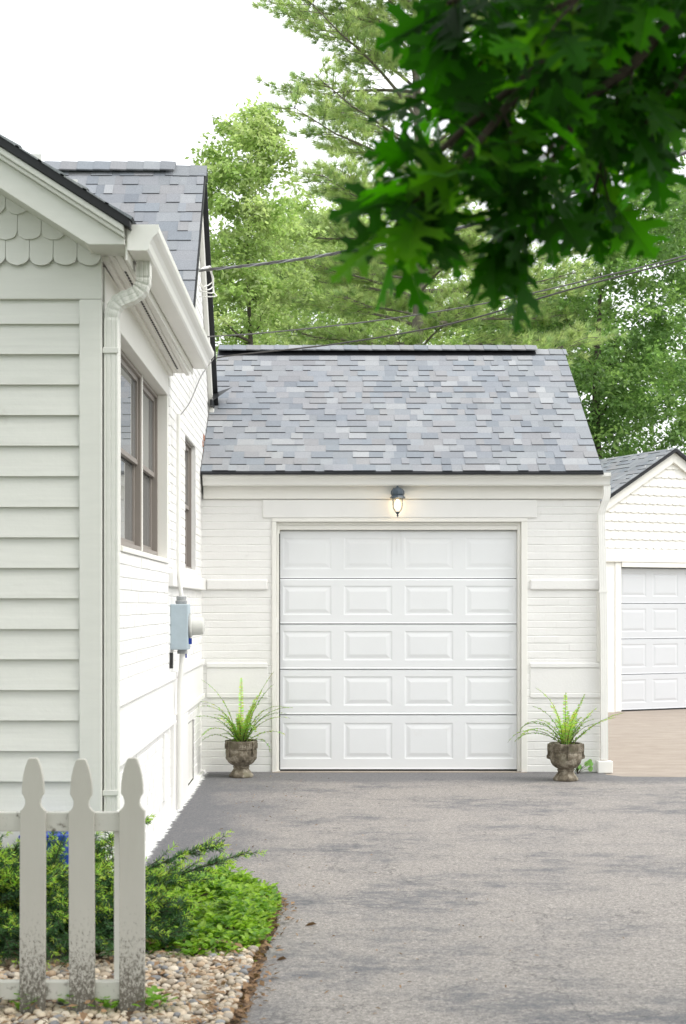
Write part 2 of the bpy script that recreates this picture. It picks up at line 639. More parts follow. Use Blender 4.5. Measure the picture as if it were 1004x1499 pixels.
# ================================================================== THE SETTING
g = MB().add([(-400, -120, -.02), (400, -120, -.02), (400, 700, -.02), (-400, 700, -.02)], [(0, 1, 2, 3)]).build('ground', LAWN)
tag(g, kind='structure')

bed_edge = [(-.335, 3.0), (-.300, 4.6), (-.288, 5.0), (-.262, 5.5), (-.250, 6.0), (-.222, 6.5), (-.205, 6.90), (-.235, 7.10), (-.36, 7.32), (-.58, 7.50), (-.85, 7.62), (-1.09, 7.70)]
edge = []
er = random.Random(5)
for (a, b) in zip(bed_edge[:-1], bed_edge[1:]):
    for k in range(8):
        t = k / 8
        edge.append((a[0] + (b[0] - a[0]) * t + er.uniform(-.012, .012), a[1] + (b[1] - a[1]) * t))
edge.append(bed_edge[-1])
right = [(2.43, 12.56), (2.44, 12.30), (2.55, 12.17), (3.2, 12.12), (4.6, 12.10), (9.0, 12.15), (9.0, 3.0)]
poly = edge + [(-1.09, 12.56)] + right
n0 = len(poly)
drv = MB().add([(x, y, .004) for x, y in poly] + [(x, y, -.02) for x, y in poly],
               [tuple(range(n0))] + [(i, (i + 1) % n0, n0 + (i + 1) % n0, n0 + i) for i in range(n0)])
# the asphalt reaches on under the photographer
drv.add([(-.335, 3.0, .004), (9.0, 3.0, .004), (9.0, -9, .004), (-.5, -9, .004)], [(0, 1, 2, 3)])
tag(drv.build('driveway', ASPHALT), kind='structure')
pad = MB().add([(2.0, 12.05, 0), (9.5, 12.05, 0), (12, 26, 0), (2.0, 26, 0)], [(0, 1, 2, 3)])
tag(pad.build('concrete_apron', CONCRETE), kind='structure')
bed = MB()
# gently mounded soil of the bed
bx = np.linspace(-6, -.16, 60); by = np.linspace(4.0, 9.0, 50)
for i in range(len(bx) - 1):
    for j in range(len(by) - 1):
        pts = [(bx[i], by[j]), (bx[i + 1], by[j]), (bx[i + 1], by[j + 1]), (bx[i], by[j + 1])]
        def zz(x, y):
            d = min(1, max(0, (-.22 - x) / .35)) * min(1, max(0, (7.5 - y) / .5))
            return -.008 + .045 * d + .010 * math.sin(x * 17 + y * 5) * d + .008 * math.sin(y * 23 - x * 9) * d
        bed.add([(x, y, zz(x, y)) for x, y in pts], [(0, 1, 2, 3)])
tag(bed.build('planting_bed', SOIL, smooth=60), kind='structure')

# ================================================================== HOUSE (front wing + gabled main block)
XW = -1.063                    # plane of the side wall
YF, YE = 6.81, 9.70            # front wing: siding face, far end
house = thing('house', (-3.0, 9.0, 0), 'low white house with pale sage clapboard gable and brick side wall left of the driveway', 'house')

# --- clapboard front
cb = MB()
E = .1457
z = .485
first = True
while z < 2.93:
    zt = min(z + E + .02, 2.955)
    xj = rnd.uniform(-4.0, -1.65)
    for xa, xb in ((-4.95, xj - .0008), (xj + .0008, -1.172)):
        dy = rnd.uniform(-.0015, .001); dzb = rnd.uniform(-.0015, .0015)
        cb.prism([(YF - .022 + dy, z + dzb), (YF - .0035, zt), (YF + .01, zt), (YF + .01, z + dzb)], 'x', xa, xb)
    z += E
cb.build('clapboard_siding', SAGE_WOOD, house)
MB().box(-4.95, -1.172, YF - .028, YF + .01, .31, .482).build('skirt_board', SAGE, house, bev=.004)
MB().box(-1.170, XW, YF - .030, YF + .075, .30, 2.93).build('corner_board', SAGE, house, bev=.004)
MB().box(-4.95, XW, YF - .026, YF + .01, 2.932, 3.22).build('frieze_board', SAGE, house, bev=.004)
# solid wall behind the boards
MB().box(-4.95, XW - .12, YF + .012, 10.2, .3, 3.15).build('wall_core', SAGE, house)
MB().box(-4.9, XW - .02, YF + .03, 9.7, 0, .3).build('foundation', SEAL, house)

# --- scalloped shingles in the gable
SLW = .636
def rake_z(x, off=0): return 3.255 + (-.888 - x) * SLW + off
sc = MB()
w, eh = .1135, .1215
zb = 3.092
ti = 0
for row in range(14):
    zt0 = zb + row * eh
    xr = XW - .002 - (0 if row % 2 == 0 else w / 2)
    xs = [xr - w * k for k in range(0, 36)]
    if row % 2: xs = [xr + w] + xs
    for k, x1 in enumerate(xs):
        x0 = x1 - w
        cx = (x0 + x1) / 2
        if zt0 > rake_z(max(min(cx, -.9), -2.9), -.115) if cx > -2.9 else zt0 > rake_z(-5.8 - cx, -.115): continue
        x0c, x1c = x0 + .0012, min(x1 - .0012, XW)
        if x1c - x0c < .01: continue
        prof = []
        m = 10
        hz = .040
        for q in range(m + 1):
            a = math.pi * q / m
            xx = cx - (w / 2 - .0012) * math.cos(a)
            if xx > XW: continue
            prof.append((xx, zt0 + hz * (1 - math.sin(a)) - .004 * rnd.random()))
        top = zt0 + eh + .045
        # tile tilted: bottom stands proud of the course below
        n = len(prof)
        def Yz(zq): return YF - .030 - .016 + (zq - zt0) / (eh + .045) * .014
        vs = [(x, Yz(zq), zq) for x, zq in prof] + [(prof[-1][0], Yz(top), top), (prof[0][0], Yz(top), top)]
        vs += [(x, y + .009, zq) for x, y, zq in vs]
        M = n + 2
        sc.add(vs, [tuple(range(M))] + [(i, M + i, M + (i + 1) % M, (i + 1) % M) for i in range(M)])
sc.build('scallop_shingles', SAGE, house)
MB().prism([(-4.9, 3.1), (XW - .1, 3.1), (-1.1, 3.2), (-2.95, 4.42), (-4.8, 3.25)], 'y', YF - .012, YF + .05).build('gable_panel', SAGE, house)

# --- rake boards, roof of the wing
YR = 6.585
XA = -2.95                                        # ridge of the wing
def rk(x): return rake_z(x)                       # top of the shingle edge
def rake(name, mat, dz0, dz1, y0, y1, xe, bev=.003):
    p = MB()
    p.prism([(xe, rk(xe) + dz0), (xe, rk(xe) + dz1), (XA, rk(XA) + dz1), (XA, rk(XA) + dz0)], 'y', y0, y1)
    xm = 2 * XA - xe
    p.prism([(XA, rk(XA) + dz0), (XA, rk(XA) + dz1), (xm, rk(xe) + dz1), (xm, rk(xe) + dz0)], 'y', y0, y1)
    return p.build(name, mat, house, bev=bev)
rake('rake_drip_edge', BLACK, -.055, -.004, YR - .045, YR + .05, -.895)
# crown moulding then flat board with a level return at its foot
for d0, d1, out in ((-.088, -.056, .036), (-.110, -.0885, .024)):
    MB().prism([(-.925, rk(-.925) + d0), (-.925, rk(-.925) + d1), (XA, rk(XA) + d1), (XA, rk(XA) + d0)], 'y', YR - out, YR + .05).build('rake_moulding', SAGE, house, bev=.004)
b = MB().prism([(-.925, 3.142), (-.925, rk(-.925) - .1105), (XA, rk(XA) - .1105), (XA, rk(XA) - .242), (-1.092, 3.142)], 'y', YR, YR + .22)
b.prism([(XA, rk(XA) - .242), (XA, rk(XA) - .1105), (-4.97, 3.14), (-4.8, 3.14)], 'y', YR, YR + .22)
b.build('rake_board', SAGE, house, bev=.003)
wr = MB()
for sgn in (1, -1):
    ux = (0, 1, 0)
    if sgn > 0:
        o = (-.888, YR - .05, rk(-.888) - .006); v = (-1, 0, SLW)
    else:
        o = (2 * XA + .888, YR - .05, rk(-.888) - .006); v = (1, 0, SLW)
    shingles(wr, o, ux, v, 3.36, math.hypot(XA + .888, (XA + .888) * SLW), seed=11 + sgn)
    o2 = Vector(o) + Vector(v) * .26 + Vector((0, 3.36, 0))
    shingles(wr, o2, ux, v, 1.7, math.hypot(XA + .888, (XA + .888) * SLW) - .3, seed=15 + sgn)
wing_roof = wr.build('wing_roof_shingles', SHINGLE, house)
dk = MB().prism([(-.9, rk(-.9) - .085), (-.9, rk(-.9) - .012), (XA, rk(XA) - .012), (2 * XA + .9, rk(-.9) - .012), (2 * XA + .9, rk(-.9) - .085), (XA, rk(XA) - .085)], 'y', YR + .052, 9.895)
dk.build('wing_roof_deck', BLACK, house)

# --- eaves of the wing: soffit, fascia, gutter, downspout
s = MB()
s.add([(XW - .05, YR + .01, 3.150), (-.925, YR + .01, 3.150), (-.925, 9.76, 3.062), (XW - .05, 9.76, 3.062),
       (XW - .05, YR + .01, 3.20), (-.925, YR + .01, 3.20), (-.925, 9.76, 3.20), (XW - .05, 9.76, 3.20)],
      [(0, 3, 2, 1), (4, 5, 6, 7), (0, 1, 5, 4), (1, 2, 6, 5), (2, 3, 7, 6), (3, 0, 4, 7)])
s.build('soffit', WHITE_TRIM, house, bev=.003)
def sofz(y): return 3.150 - (y - YR) * (3.150 - 3.062) / (9.76 - YR)
s = MB()
for k in range(46):
    y0 = YR + .5 + k * .055
    s.add([(-.998, y0, sofz(y0) - .002), (-.988, y0, sofz(y0) - .002), (-.988, y0 + .042, sofz(y0 + .042) - .002), (-.998, y0 + .042, sofz(y0 + .042) - .002)], [(0, 3, 2, 1)])
s.build('soffit_vent', SEAL, house)
s = MB()
for x0, x1, h in ((XW, XW + .028, .022), (-1.012, -1.004, .005), (-.975, -.967, .005), (-.95, -.926, .02)):
    s.add([(x, y, sofz(y) - dz) for dz in (0, h) for y in (YR + .23, 9.74) for x in (x0, x1)],
          [(0, 2, 3, 1), (4, 5, 7, 6), (0, 1, 5, 4), (2, 6, 7, 3), (0, 4, 6, 2), (1, 3, 7, 5)])
s.build('soffit_moulding', WHITE_TRIM, house)
MB().box(-.9245, -.915, YR + .02, 9.9, 3.075, 3.255).build('fascia', WHITE_TRIM, house)
gp = gutter_prof(.118, .142)
gt = MB().prism([(-.913 + a, 3.118 + b) for a, b in gp], 'y', YR + .02, 9.9)
capo = gp[:11]
for y0, y1 in ((YR + .008, YR + .019), (9.901, 9.912)):
    gt.prism([(-.914 + a * 1.02, 3.117 + b * 1.02) for a, b in capo], 'y', y0, y1)
wgut = gt.build('gutter', SAGE, house)
wgut.data.materials.clear(); wgut.data.materials.append(WHITE_METAL)

dsy = 6.84
pth = [(-.868, dsy, 3.121), (-.868, dsy, 3.05), (-.870, dsy, 3.02), (-.880, dsy, 2.993), (-.898, dsy, 2.972), (-.925, dsy, 2.957), (-.965, dsy, 2.942), (-.992, dsy, 2.925), (-1.010, dsy, 2.900), (-1.0205, dsy, 2.865), (-1.0225, dsy, 2.82), (-1.0225, dsy, .42)]
# crimps in the elbow
fine = []
for i, (a, b) in enumerate(zip(pth[:-1], pth[1:])):
    a, b = Vector(a), Vector(b)
    if 1 <= i <= 9:
        for k in range(3): fine.append((a.lerp(b, k / 3), 1.0 if k != 1 else .93))
    else:
        fine.append((a, 1.0))
fine.append((Vector(pth[-1]), 1.0))
base = flute_rect(.0325, .040)
ds = MB()
vs, n = [], len(base)
for i, (p, scl) in enumerate(fine):
    d = (fine[min(i + 1, len(fine) - 1)][0] - fine[max(i - 1, 0)][0]).normalized()
    side = d.cross(Vector((0, 1, 0))).normalized()
    for a, b in base: vs.append(p + side * a * scl + Vector((0, 1, 0)) * b * scl)
fs = [(i * n + j, (i + 1) * n + j, (i + 1) * n + (j + 1) % n, i * n + (j + 1) % n) for i in range(len(fine) - 1) for j in range(n)]
fs.append(tuple(range((len(fine) - 1) * n + n - 1, (len(fine) - 1) * n - 1, -1)))
ds.add(vs, fs)
dsp = ds.build('downspout', SAGE, house)
for zc in (2.69, .575):
    MB().box(-1.061, -.984, dsy - .046, dsy - .0415, zc - .013, zc + .013).build('strap', SAGE, dsp, bev=.002)

# --- side of the wing: painted header and jambs round a recessed window, brick below
XR = XW - .078                                    # window plane
WY0, WY1, WZ0, WZ1 = 7.42, 9.63, 1.80, 2.895
tr = MB()
tr.box(XW - .12, XW, YF + .077, 9.70, WZ1, 3.11)
tr.box(XW - .12, XW, YF + .077, WY0, 1.752, WZ1 - .001)
tr.box(XW - .12, XW, WY1, 9.70, 1.752, WZ1 - .001)
tr.build('window_surround', WHITE_TRIM, house, bev=.004)
MB().prism([(XW - .12, 1.752), (XW + .012, 1.752), (XW + .012, 1.782), (XR, WZ0 + .004), (XW - .12, WZ0 + .004)], 'y', WY0 + .001, WY1 - .001).build('window_sill', WHITE_TRIM, house, bev=.003)

def sash_window(parent, y0, y1, z0, z1, x, label=None):
    """double-hung unit facing +X in the plane x; two sashes with panes"""
    fr = MB()
    t = .024
    fr.box(x - .05, x + .012, y0, y0 + t, z0, z1); fr.box(x - .05, x + .012, y1 - t, y1, z0, z1)
    fr.box(x - .05, x + .012, y0 + t, y1 - t, z1 - t, z1); fr.box(x - .05, x + .016, y0 + t, y1 - t, z0, z0 + t)
    win = fr.build('window', TAUPE, parent, bev=.003)
    zm = (z0 + z1) / 2
    for k, (a, b, dx) in enumerate(((zm - .018, z1 - t, -.006), (z0 + t, zm + .020, -.026))):
        sm = MB()
        q = .030
        xx = x + dx
        sm.box(xx - .022, xx, y0 + t, y0 + t + q, a, b); sm.box(xx - .022, xx, y1 - t - q, y1 - t, a, b)
        sm.box(xx - .022, xx, y0 + t + q, y1 - t - q, b - q, b); sm.box(xx - .022, xx, y0 + t + q, y1 - t - q, a, a + q)
        sm.build('sash', TAUPE, win, bev=.002)
        MB().box(xx - .016, xx - .012, y0 + t + q, y1 - t - q, a + q, b - q).build('pane', GLASS, win)
    return win
sash_window(house, WY0 + .002, 8.765, WZ0 + .006, WZ1 - .002, XR)
MB().box(XR - .05, XR + .018, 8.7655, 8.7945, WZ0 + .006, WZ1 - .002).build('window_mullion', WHITE_TRIM, house, bev=.003)
sash_window(house, 8.795, WY1 - .002, WZ0 + .006, WZ1 - .002, XR)
MB().box(XR - .09, XR - .06, WY0, WY1, WZ0, WZ1).build('window_blind', CURTAIN, house)

side3 = lambda u, z, d: (XW + d, u, z)
bw = MB()
bricks(bw, side3, YF + .078, 9.66, 0.0, 1.750, seed=2)
# main block: gable wall carried up to the roof
W2 = (11.02, 11.90, 1.76, 2.80)
bricks(bw, lambda u, z, d: (XW + d - .02, u, z), 9.662, 13.45, 0.0, 3.06, holes=[W2, (11.15, 11.75, .05, .50)], seed=4)
RZ, RY, MS = 5.166, 12.0, 1.3
zc = 3.06
rows = 28
rr = random.Random(8)
while zc < 4.98:
    hw = (RZ - .10 - (zc + .066)) / MS
    if hw < .1: break
    y0, y1 = max(RY - hw, 9.70) if zc > 3.34 else 9.70, min(RY + hw, 13.45)
    bricks(bw, lambda u, z, d: (XW + d - .02, u, z), y0, y1, zc, zc + .0667, seed=int(zc * 100))
    zc += .0667
bw.build('brick_wall', WHITE_BRICK, house)
MB().prism([(9.9, 0), (13.45, 0), (13.45, 3.3), (RY, RZ - .1), (9.9, 2.5)], 'x', XW - .145, XW - .135).build('inner_wall', WHITE_BRICK, house)
# toothed brick end of the wing
tt = MB()
for i in range(19):
    zq = 1.76 + i * .0667
    if i % 2 == 0: tt.box(XW - .018, XW + .004, 9.702, 9.755 + rnd.uniform(-.006, .006), zq + .004, zq + .062)
    else: tt.box(XW - .018, XW - .002, 9.702, 9.735 + rnd.uniform(-.006, .006), zq + .004, zq + .062)
tt.build('brick_quoin', WHITE_BRICK, house, bev=.003)
# second, narrow recessed window
xx = XW - .062
rv = MB()
rv.box(XW - .133, XW - .0215, W2[1] + .001, W2[1] + .05, W2[2], W2[3])
rv.box(XW - .133, XW - .0215, W2[0] - .05, W2[0] - .001, W2[2], W2[3])
rv.box(XW - .133, XW - .0215, W2[0] - .05, W2[1] + .05, W2[3] + .001, W2[3] + .05)
rv.box(XW - .133, XW + .0, W2[0] - .03, W2[1] + .03, W2[2] - .06, W2[2] - .001)
rv.build('window_reveal', WHITE_BRICK, house)
sash_window(house, W2[0], W2[1], W2[2], W2[3], xx)
# bands and plinth
for (u0, u1, xo) in ((YF + .08, 9.86, XW), (9.861, 12.46, XW - .02)):
    MB().box(xo - .01, xo + .020, u0, u1, .6995, .9555).build('plinth_band', WHITE_BRICK, house, bev=.006)
    for o_, z0, z1 in ((.034, .956, 1.0), (.036, .655, .699)):
        MB().box(xo - .01, xo + o_, u0, u1, z0, z1).build('plinth_ledge', WHITE_BRICK, house, bev=.006)
MB().box(XW - .03, XW + .022, 9.80, 12.46, 1.600, 1.700).build('belt_course', WHITE_BRICK, house, bev=.006)
MB().box(XW - .03, XW + .014, 9.96, 10.95, .004, .654).build('plaster_patch', WHITE_BRICK, house, bev=.01)
MB().box(XW - .03, XW + .024, 9.30, 9.36, .18, .63).build('old_pipe_cover', WHITE_BRICK, house, bev=.01)
rv = MB()
rv.box(XW - .045, XW - .027, 11.12, 11.78, .04, .52)
rv.build('cellar_hatch', WHITE_TRIM, house)
MB().box(XW - .03, XW + .020, 9.6, 12.47, -.01, .03).build('wall_footing', WHITE_BRICK, house, bev=.012)
br = MB()
for k in range(4):
    yq, zq = 12.52 + rnd.choice((0, .05, .1)) + rnd.uniform(-.01, .03), 2.73 + (k % 5) * .0667
    br.box(XW - .02, XW - .0105, yq, yq + rnd.uniform(.05, .12), zq + .008, zq + .06)
br.build('bare_brick', REDBRICK, house, bev=.003)

# --- main roof
mr = MB()
XE = -1.010
sl = math.hypot(1, MS)
shingles(mr, (-9.5, 10.66, RZ - (RY - 10.66) * MS), (1, 0, 0), (0, 1, MS), XE + 9.5, (RY - 10.66) * sl, seed=21)
shingles(mr, (-9.5, 13.42, RZ - (13.42 - RY) * MS), (1, 0, 0), (0, -1, MS), XE + 9.5, (13.42 - RY) * sl, seed=22)
mr.build('main_roof_shingles', SHINGLE, house)
dz = .035
dk = MB()
dk.prism([(10.64, RZ - (RY - 10.64) * MS - .013), (RY, RZ - .013), (13.44, RZ - (13.44 - RY) * MS - .013), (13.44, RZ - (13.44 - RY) * MS - .075), (RY, RZ - .075), (10.64, RZ - (RY - 10.64) * MS - .075)], 'x', -9.5, XE + .012)
dk.build('roof_edge', BLACK, house)
rb = MB()
rb.prism([(10.7, RZ - (RY - 10.7) * MS - .077), (RY, RZ - .077), (13.36, RZ - (13.36 - RY) * MS - .077), (13.36, RZ - (13.36 - RY) * MS - .25), (RY, RZ - .27), (10.7, RZ - (RY - 10.7) * MS - .25)], 'x', XW - .015, XW + .022)
rb.build('gable_rake_board', WHITE_TRIM, house, bev=.003)
MB().box(XW - .012, XW + .034, 13.22, 13.34, 2.98, 3.30).build('rake_return', WHITE_TRIM, house, bev=.004)
rc = MB()
xq = -9.5
def caps(mb, x0, x1, y, z, slope, seed, lift=.0, hw=.13):
    r = random.Random(seed)
    x = x0
    while x < x1 - .01:
        x2 = min(x1, x + .14)
        kq = r.uniform(.85, 1.05)
        t = tuple(c * kq for c in r.choice(TINTS))
        h = z + .018 + lift
        vs = [(x, y - hw, h - hw * slope), (x2 + .02, y - hw, h - hw * slope - .006), (x, y, h), (x2 + .02, y, h - .006), (x, y + hw, h - hw * slope), (x2 + .02, y + hw, h - hw * slope - .006)]
        mb.add(vs, [(0, 1, 3, 2), (2, 3, 5, 4)], t)
        mb.add([(x, y - hw, h - hw * slope), (x, y, h), (x, y + hw, h - hw * slope), (x, y + hw, h - hw * slope - .012), (x, y, h - .012), (x, y - hw, h - hw * slope - .012)], [(0, 1, 4, 5), (1, 2, 3, 4)], tuple(c * .4 for c in t))
        mb.add([(x, y - hw, h - hw * slope), (x2, y - hw, h - hw * slope - .006), (x2, y - hw, h - hw * slope - .016), (x, y - hw, h - hw * slope - .012)], [(0, 1, 2, 3)], tuple(c * .4 for c in t))
        x = x2
caps(rc, -1.272, XE, RY, RZ, MS, 5, hw=.085)
caps(rc, -9.5, -1.275, RY, RZ, MS * .8, 6, lift=.035, hw=.09)
rc.build('ridge_cap', SHINGLE, house)
MB().prism([(RY - .085, RZ - .125), (RY, RZ + .022), (RY + .085, RZ - .125)], 'x', -9.5, -1.280).build('ridge_vent', BLACK, house)
fl = MB()
fl.add([(XW - .01, 13.25, 3.43), (XW + .045, 13.12, 3.365), (XW + .20, 13.36, 3.52), (XW + .02, 13.46, 3.46)], [(0, 1, 2, 3)])
fl.box(XW + .005, XW + .03, 13.10, 13.40, 3.31, 3.365)
fl.build('roof_flashing', BLACK, house)

# ================================================================== ATTACHED GARAGE
YG = 12.5
gar = thing('attached_garage', (.68, 14.3, 0), 'white brick garage with grey shingle roof joined to the house, facing the driveway', 'garage')
DX0, DX1, DZ1 = -.400, 1.705, 2.145
GX0, GX1 = XW - .02, 2.42
front3 = lambda u, z, d: (u, YG - d, z)
bw = MB()
bricks(bw, front3, GX0 - .001, GX1, 0.0, 2.40, holes=[(DX0 - .04, DX1 + .04, -.1, DZ1 + .05)], seed=31, dep=.0028, joint=.006, head=.0004)
bricks(bw, lambda u, z, d: (GX1 + d, u, z), YG + .002, 16.3, 0.0, 2.53, seed=32)
bw.build('brick_wall', WHITE_BRICK, gar)
core = MB()
core.box(GX0, DX0 - .05, YG + .02, YG + .14, 0, 2.45); core.box(DX1 + .05, GX1 - .01, YG + .02, YG + .14, 0, 2.45)
core.box(DX0 - .05, DX1 + .05, YG + .02, YG + .14, DZ1 + .06, 2.45)
core.box(GX0, GX1 - .01, 16.2, 16.3, 0, 2.6)
RYg, RZg, ZEg, YEg = 14.34, 4.037, 2.63, 12.33
SG = (RZg - ZEg) / (RYg - YEg)
core.prism([(12.66, 0), (16.2, 0), (16.2, 2.62), (RYg, RZg - .13), (12.66, ZEg + .2)], 'x', GX1 - .1, GX1 - .012)
core.build('wall_core', WHITE_BRICK, gar)
for u0, u1 in ((GX0 + .045, DX0 - .10), (DX1 + .10, GX1 + .024)):
    MB().box(u0, u1, YG - .022, YG + .01, 1.605, 1.695).build('belt_course', WHITE_BRICK, gar, bev=.010)
    MB().box(u0, u1, YG - .009, YG + .01, .6985, .9195).build('plinth_band', WHITE_BRICK, gar, bev=.004)
    for d_, z0, z1 in ((.017, .920, .962), (.014, .655, .698)):
        MB().box(u0, u1, YG - d_, YG + .01, z0, z1).build('plinth_ledge', WHITE_BRICK, gar, bev=.006)
MB().box(-.545, 1.865, YG - .018, YG + .03, 2.236, 2.398).build('lintel', WHITE_BRICK, gar, bev=.008)
cb_ = MB()
cb_.box(GX1 - .03, GX1 + .018, YG - .018, YG + .03, .97, 1.595)
cb_.build('corner_strip', WHITE_TRIM, gar, bev=.004)
fb = MB().box(GX0 + .02, GX1 + .02, YG - .030, YG + .02, 2.402, 2.62)
fb.build('fascia', WHITE_TRIM, gar, bev=.003)
gp = gutter_prof(.108, .125)
gt = MB()
pr = [(YG - .031 - a, 2.512 + b) for a, b in gp]
gt.prism(pr, 'x', GX0 + .028, 2.478)
for x0, x1 in ((GX0 + .022, GX0 + .027), (2.479, 2.486)):
    gt.prism([(YG - .031 - a * 1.02, 2.511 + b * 1.02) for a, b in gp[:11]], 'x', x0, x1)
gt.build('gutter', WHITE_METAL, gar)
# door casing, door
dc = MB()
for x0, x1 in ((DX0 - .062, DX0 - .022), (DX1 + .022, DX1 + .075)):
    dc.box(x0, x1, YG - .020, YG + .05, .004, DZ1 + .055)
dc.box(DX0 - .062, DX1 + .075, YG - .018, YG + .05, DZ1 + .056, 2.234)
for x0, x1 in ((DX0 - .0215, DX0 + .006), (DX1 - .006, DX1 + .0215)):
    dc.box(x0, x1, YG + .018, YG + .10, .004, DZ1 + .03)
dc.box(DX0 - .0215, DX1 + .0215, YG + .016, YG + .10, DZ1 + .0305, DZ1 + .055)
dc.box(DX0 - .0, DX1 + .0, YG + .026, YG + .10, DZ1 - .012, DZ1 + .0300)
dc.build('door_casing', WHITE_TRIM, gar, bev=.004)
dr = MB()
rz_ = [.020, .505, .905, 1.305, 1.705, DZ1 - .012]
raised_door(dr, DX0 + .008, DX1 - .008, rz_[0], rz_[-1], YG + .055, rz_, 4, top_shallow=True)
door = dr.build('garage_door', DOOR, gar)
MB().box(DX0, DX1, YG + .10, YG + .12, .0, DZ1).build('door_backing', SEAL, gar)
MB().box(DX0 + .008, DX1 - .008, YG + .052, YG + .09, .005, .0195).build('bottom_seal', SEAL, door)
MB().box(DX0 - .0, DX0 + .0075, YG + .018, YG + .05, .02, 2.1).build('side_seal', SEAL, door)
for xk in (.600, .640, .680): MB().box(xk, xk + .006, YG + .060, YG + .068, 1.94, 2.125).build('strut_rib', DOOR, door)
MB().box(DX0 - .026, DX0 - .006, YG + .002, YG + .016, 1.225, 1.36).build('door_latch', WHITE_METAL, gar, bev=.003)
MB().box(DX0 - .06, DX1 + .07, YG - .05, YG + .10, -.01, .0065).build('threshold', CONCRETE, gar)
# roof
rs = MB()
hyp = math.hypot(RYg - YEg, RZg - ZEg)
shingles(rs, (XW - .01, YEg, ZEg), (1, 0, 0), (0, RYg - YEg, RZg - ZEg), 2.412 - XW + .01, hyp, e=.1165, seed=41)
shingles(rs, (XW - .01, 2 * RYg - YEg, ZEg), (1, 0, 0), (0, YEg - RYg, RZg - ZEg), 2.412 - XW + .01, hyp, e=.1165, seed=42)
rs.build('roof_shingles', SHINGLE, gar)
dk = MB().prism([(YEg - .012, ZEg - .012), (RYg, RZg - .012), (2 * RYg - YEg, ZEg - .012), (2 * RYg - YEg, ZEg - .05), (RYg, RZg - .06), (YEg - .012, ZEg - .030)], 'x', XW - .01, 2.418)
dk.build('roof_edge', BLACK, gar)
rb = MB().prism([(YG - .02, ZEg + .06), (RYg, RZg - .065), (16.3, ZEg + .06), (16.3, ZEg - .1), (RYg, RZg - .24), (YG - .02, ZEg - .06)], 'x', GX1 - .04, GX1 - .009)
rb.build('gable_rake_board', WHITE_TRIM, gar)
rc = MB()
caps(rc, 2.118, 2.414, RYg, RZg, SG, 9, hw=.10)
caps(rc, XW, 2.115, RYg, RZg + .004, SG * .8, 10, lift=.036, hw=.115)
rc.build('ridge_cap', SHINGLE, gar)
MB().prism([(RYg - .11, RZg - .065), (RYg, RZg + .036), (RYg + .11, RZg - .065)], 'x', XW, 2.108).build('ridge_vent', BLACK, gar)
# downspout at the right corner
dx_, dy_ = 2.449, YG - .055
pth = [(2.462, YG - .085, 2.515), (2.464, YG - .085, 2.46), (2.462, YG - .083, 2.42), (2.452, YG - .078, 2.38), (2.436, YG - .066, 2.33), (2.424, YG - .060, 2.29), (2.420, YG - .056, 2.26), (2.4215, YG - .055, 2.22), (2.4415, YG - .058, 1.2), (2.4465, YG - .058, .12)]
base = flute_rect(.030, .022)
vs, n = [], len(base)
for i, p in enumerate(pth):
    for a, b in base: vs.append((p[0] + a, p[1] + b, p[2]))
fs = [(i * n + j, i * n + (j + 1) % n, (i + 1) * n + (j + 1) % n, (i + 1) * n + j) for i in range(len(pth) - 1) for j in range(n)]
dsg = MB().add(vs, fs).build('downspout', WHITE_METAL, gar)
bt = MB().box(2.385, 2.515, YG - .10, YG - .01, .004, .108)
bt.build('boot', WHITE_METAL, dsg, bev=.006)
MB().box(2.395, 2.475, YG - .083, YG - .079, 1.58, 1.60).build('strap', WHITE_METAL, dsg)

# ================================================================== WALL LANTERN
LX, LY = .636, YG - .115
lan = thing('wall_lantern', (LX, YG - .02, 2.40), 'lit lantern with dark blue-grey metal hood and clear glass over the garage door', 'lamp')
l = MB()
l.tube([(LX, YG - .018, 2.455), (LX, YG - .05, 2.475), (LX, LY + .02, 2.505), (LX, LY, 2.50), (LX, LY, 2.485)], .009, 8)
l.build('arm', LANT, lan, smooth=40)
MB().lathe([(.0, .02), (.045, .02), (.05, .012), (.05, 0)], (LX, YG - .019, 2.44), 20, 'y')
bp = MB().box(LX - .038, LX + .038, YG - .034, YG - .0185, 2.405, 2.50)
bp.build('back_plate', LANT, lan, bev=.006)
hd = MB().lathe([(.012, .095), (.020, .092), (.045, .078), (.058, .062), (.060, .034), (.055, .030), (.052, .022), (.066, .006), (.069, 0), (.060, -.004), (.03, .004), (.0, .006)], (LX, LY, 2.402), 8)
hd.build('hood', LANT, lan, smooth=25)
gl = MB().lathe([(.030, .0), (.044, -.025), (.050, -.055), (.046, -.085), (.032, -.115), (.014, -.128)], (LX, LY, 2.400), 20)
gl.build('glass_globe', GLOBE, lan, smooth=60)
MB().lathe([(.010, .0), (.016, -.02), (.024, -.045), (.024, -.06), (.014, -.08), (.002, -.086)], (LX, LY, 2.388), 16).build('bulb', BULB, lan, smooth=60)
MB().lathe([(.020, .012), (.018, .002), (.009, -.006), (.006, -.012), (.010, -.020), (.004, -.030), (.001, -.034)], (LX, LY, 2.270), 14).build('finial', LANT, lan, smooth=40)
cg = MB()
for k in range(4):
    a = k * math.pi / 2 + .78
    cg.tube([(LX + r_ * math.cos(a), LY + r_ * math.sin(a), z_) for r_, z_ in ((.058, 2.398), (.056, 2.35), (.050, 2.31), (.018, 2.274))], .0028, 6)
cg.build('cage', LANT, lan)
ld = bpy.data.lights.new('lantern_light', 'POINT')
ld.energy = 1.6; ld.color = (1, .66, .34); ld.shadow_soft_size = .02
lo = bpy.data.objects.new('lantern_light', ld); COL.objects.link(lo); lo.parent = lan
lo.location = (0, LY - (YG - .02), 2.33 - 2.40)

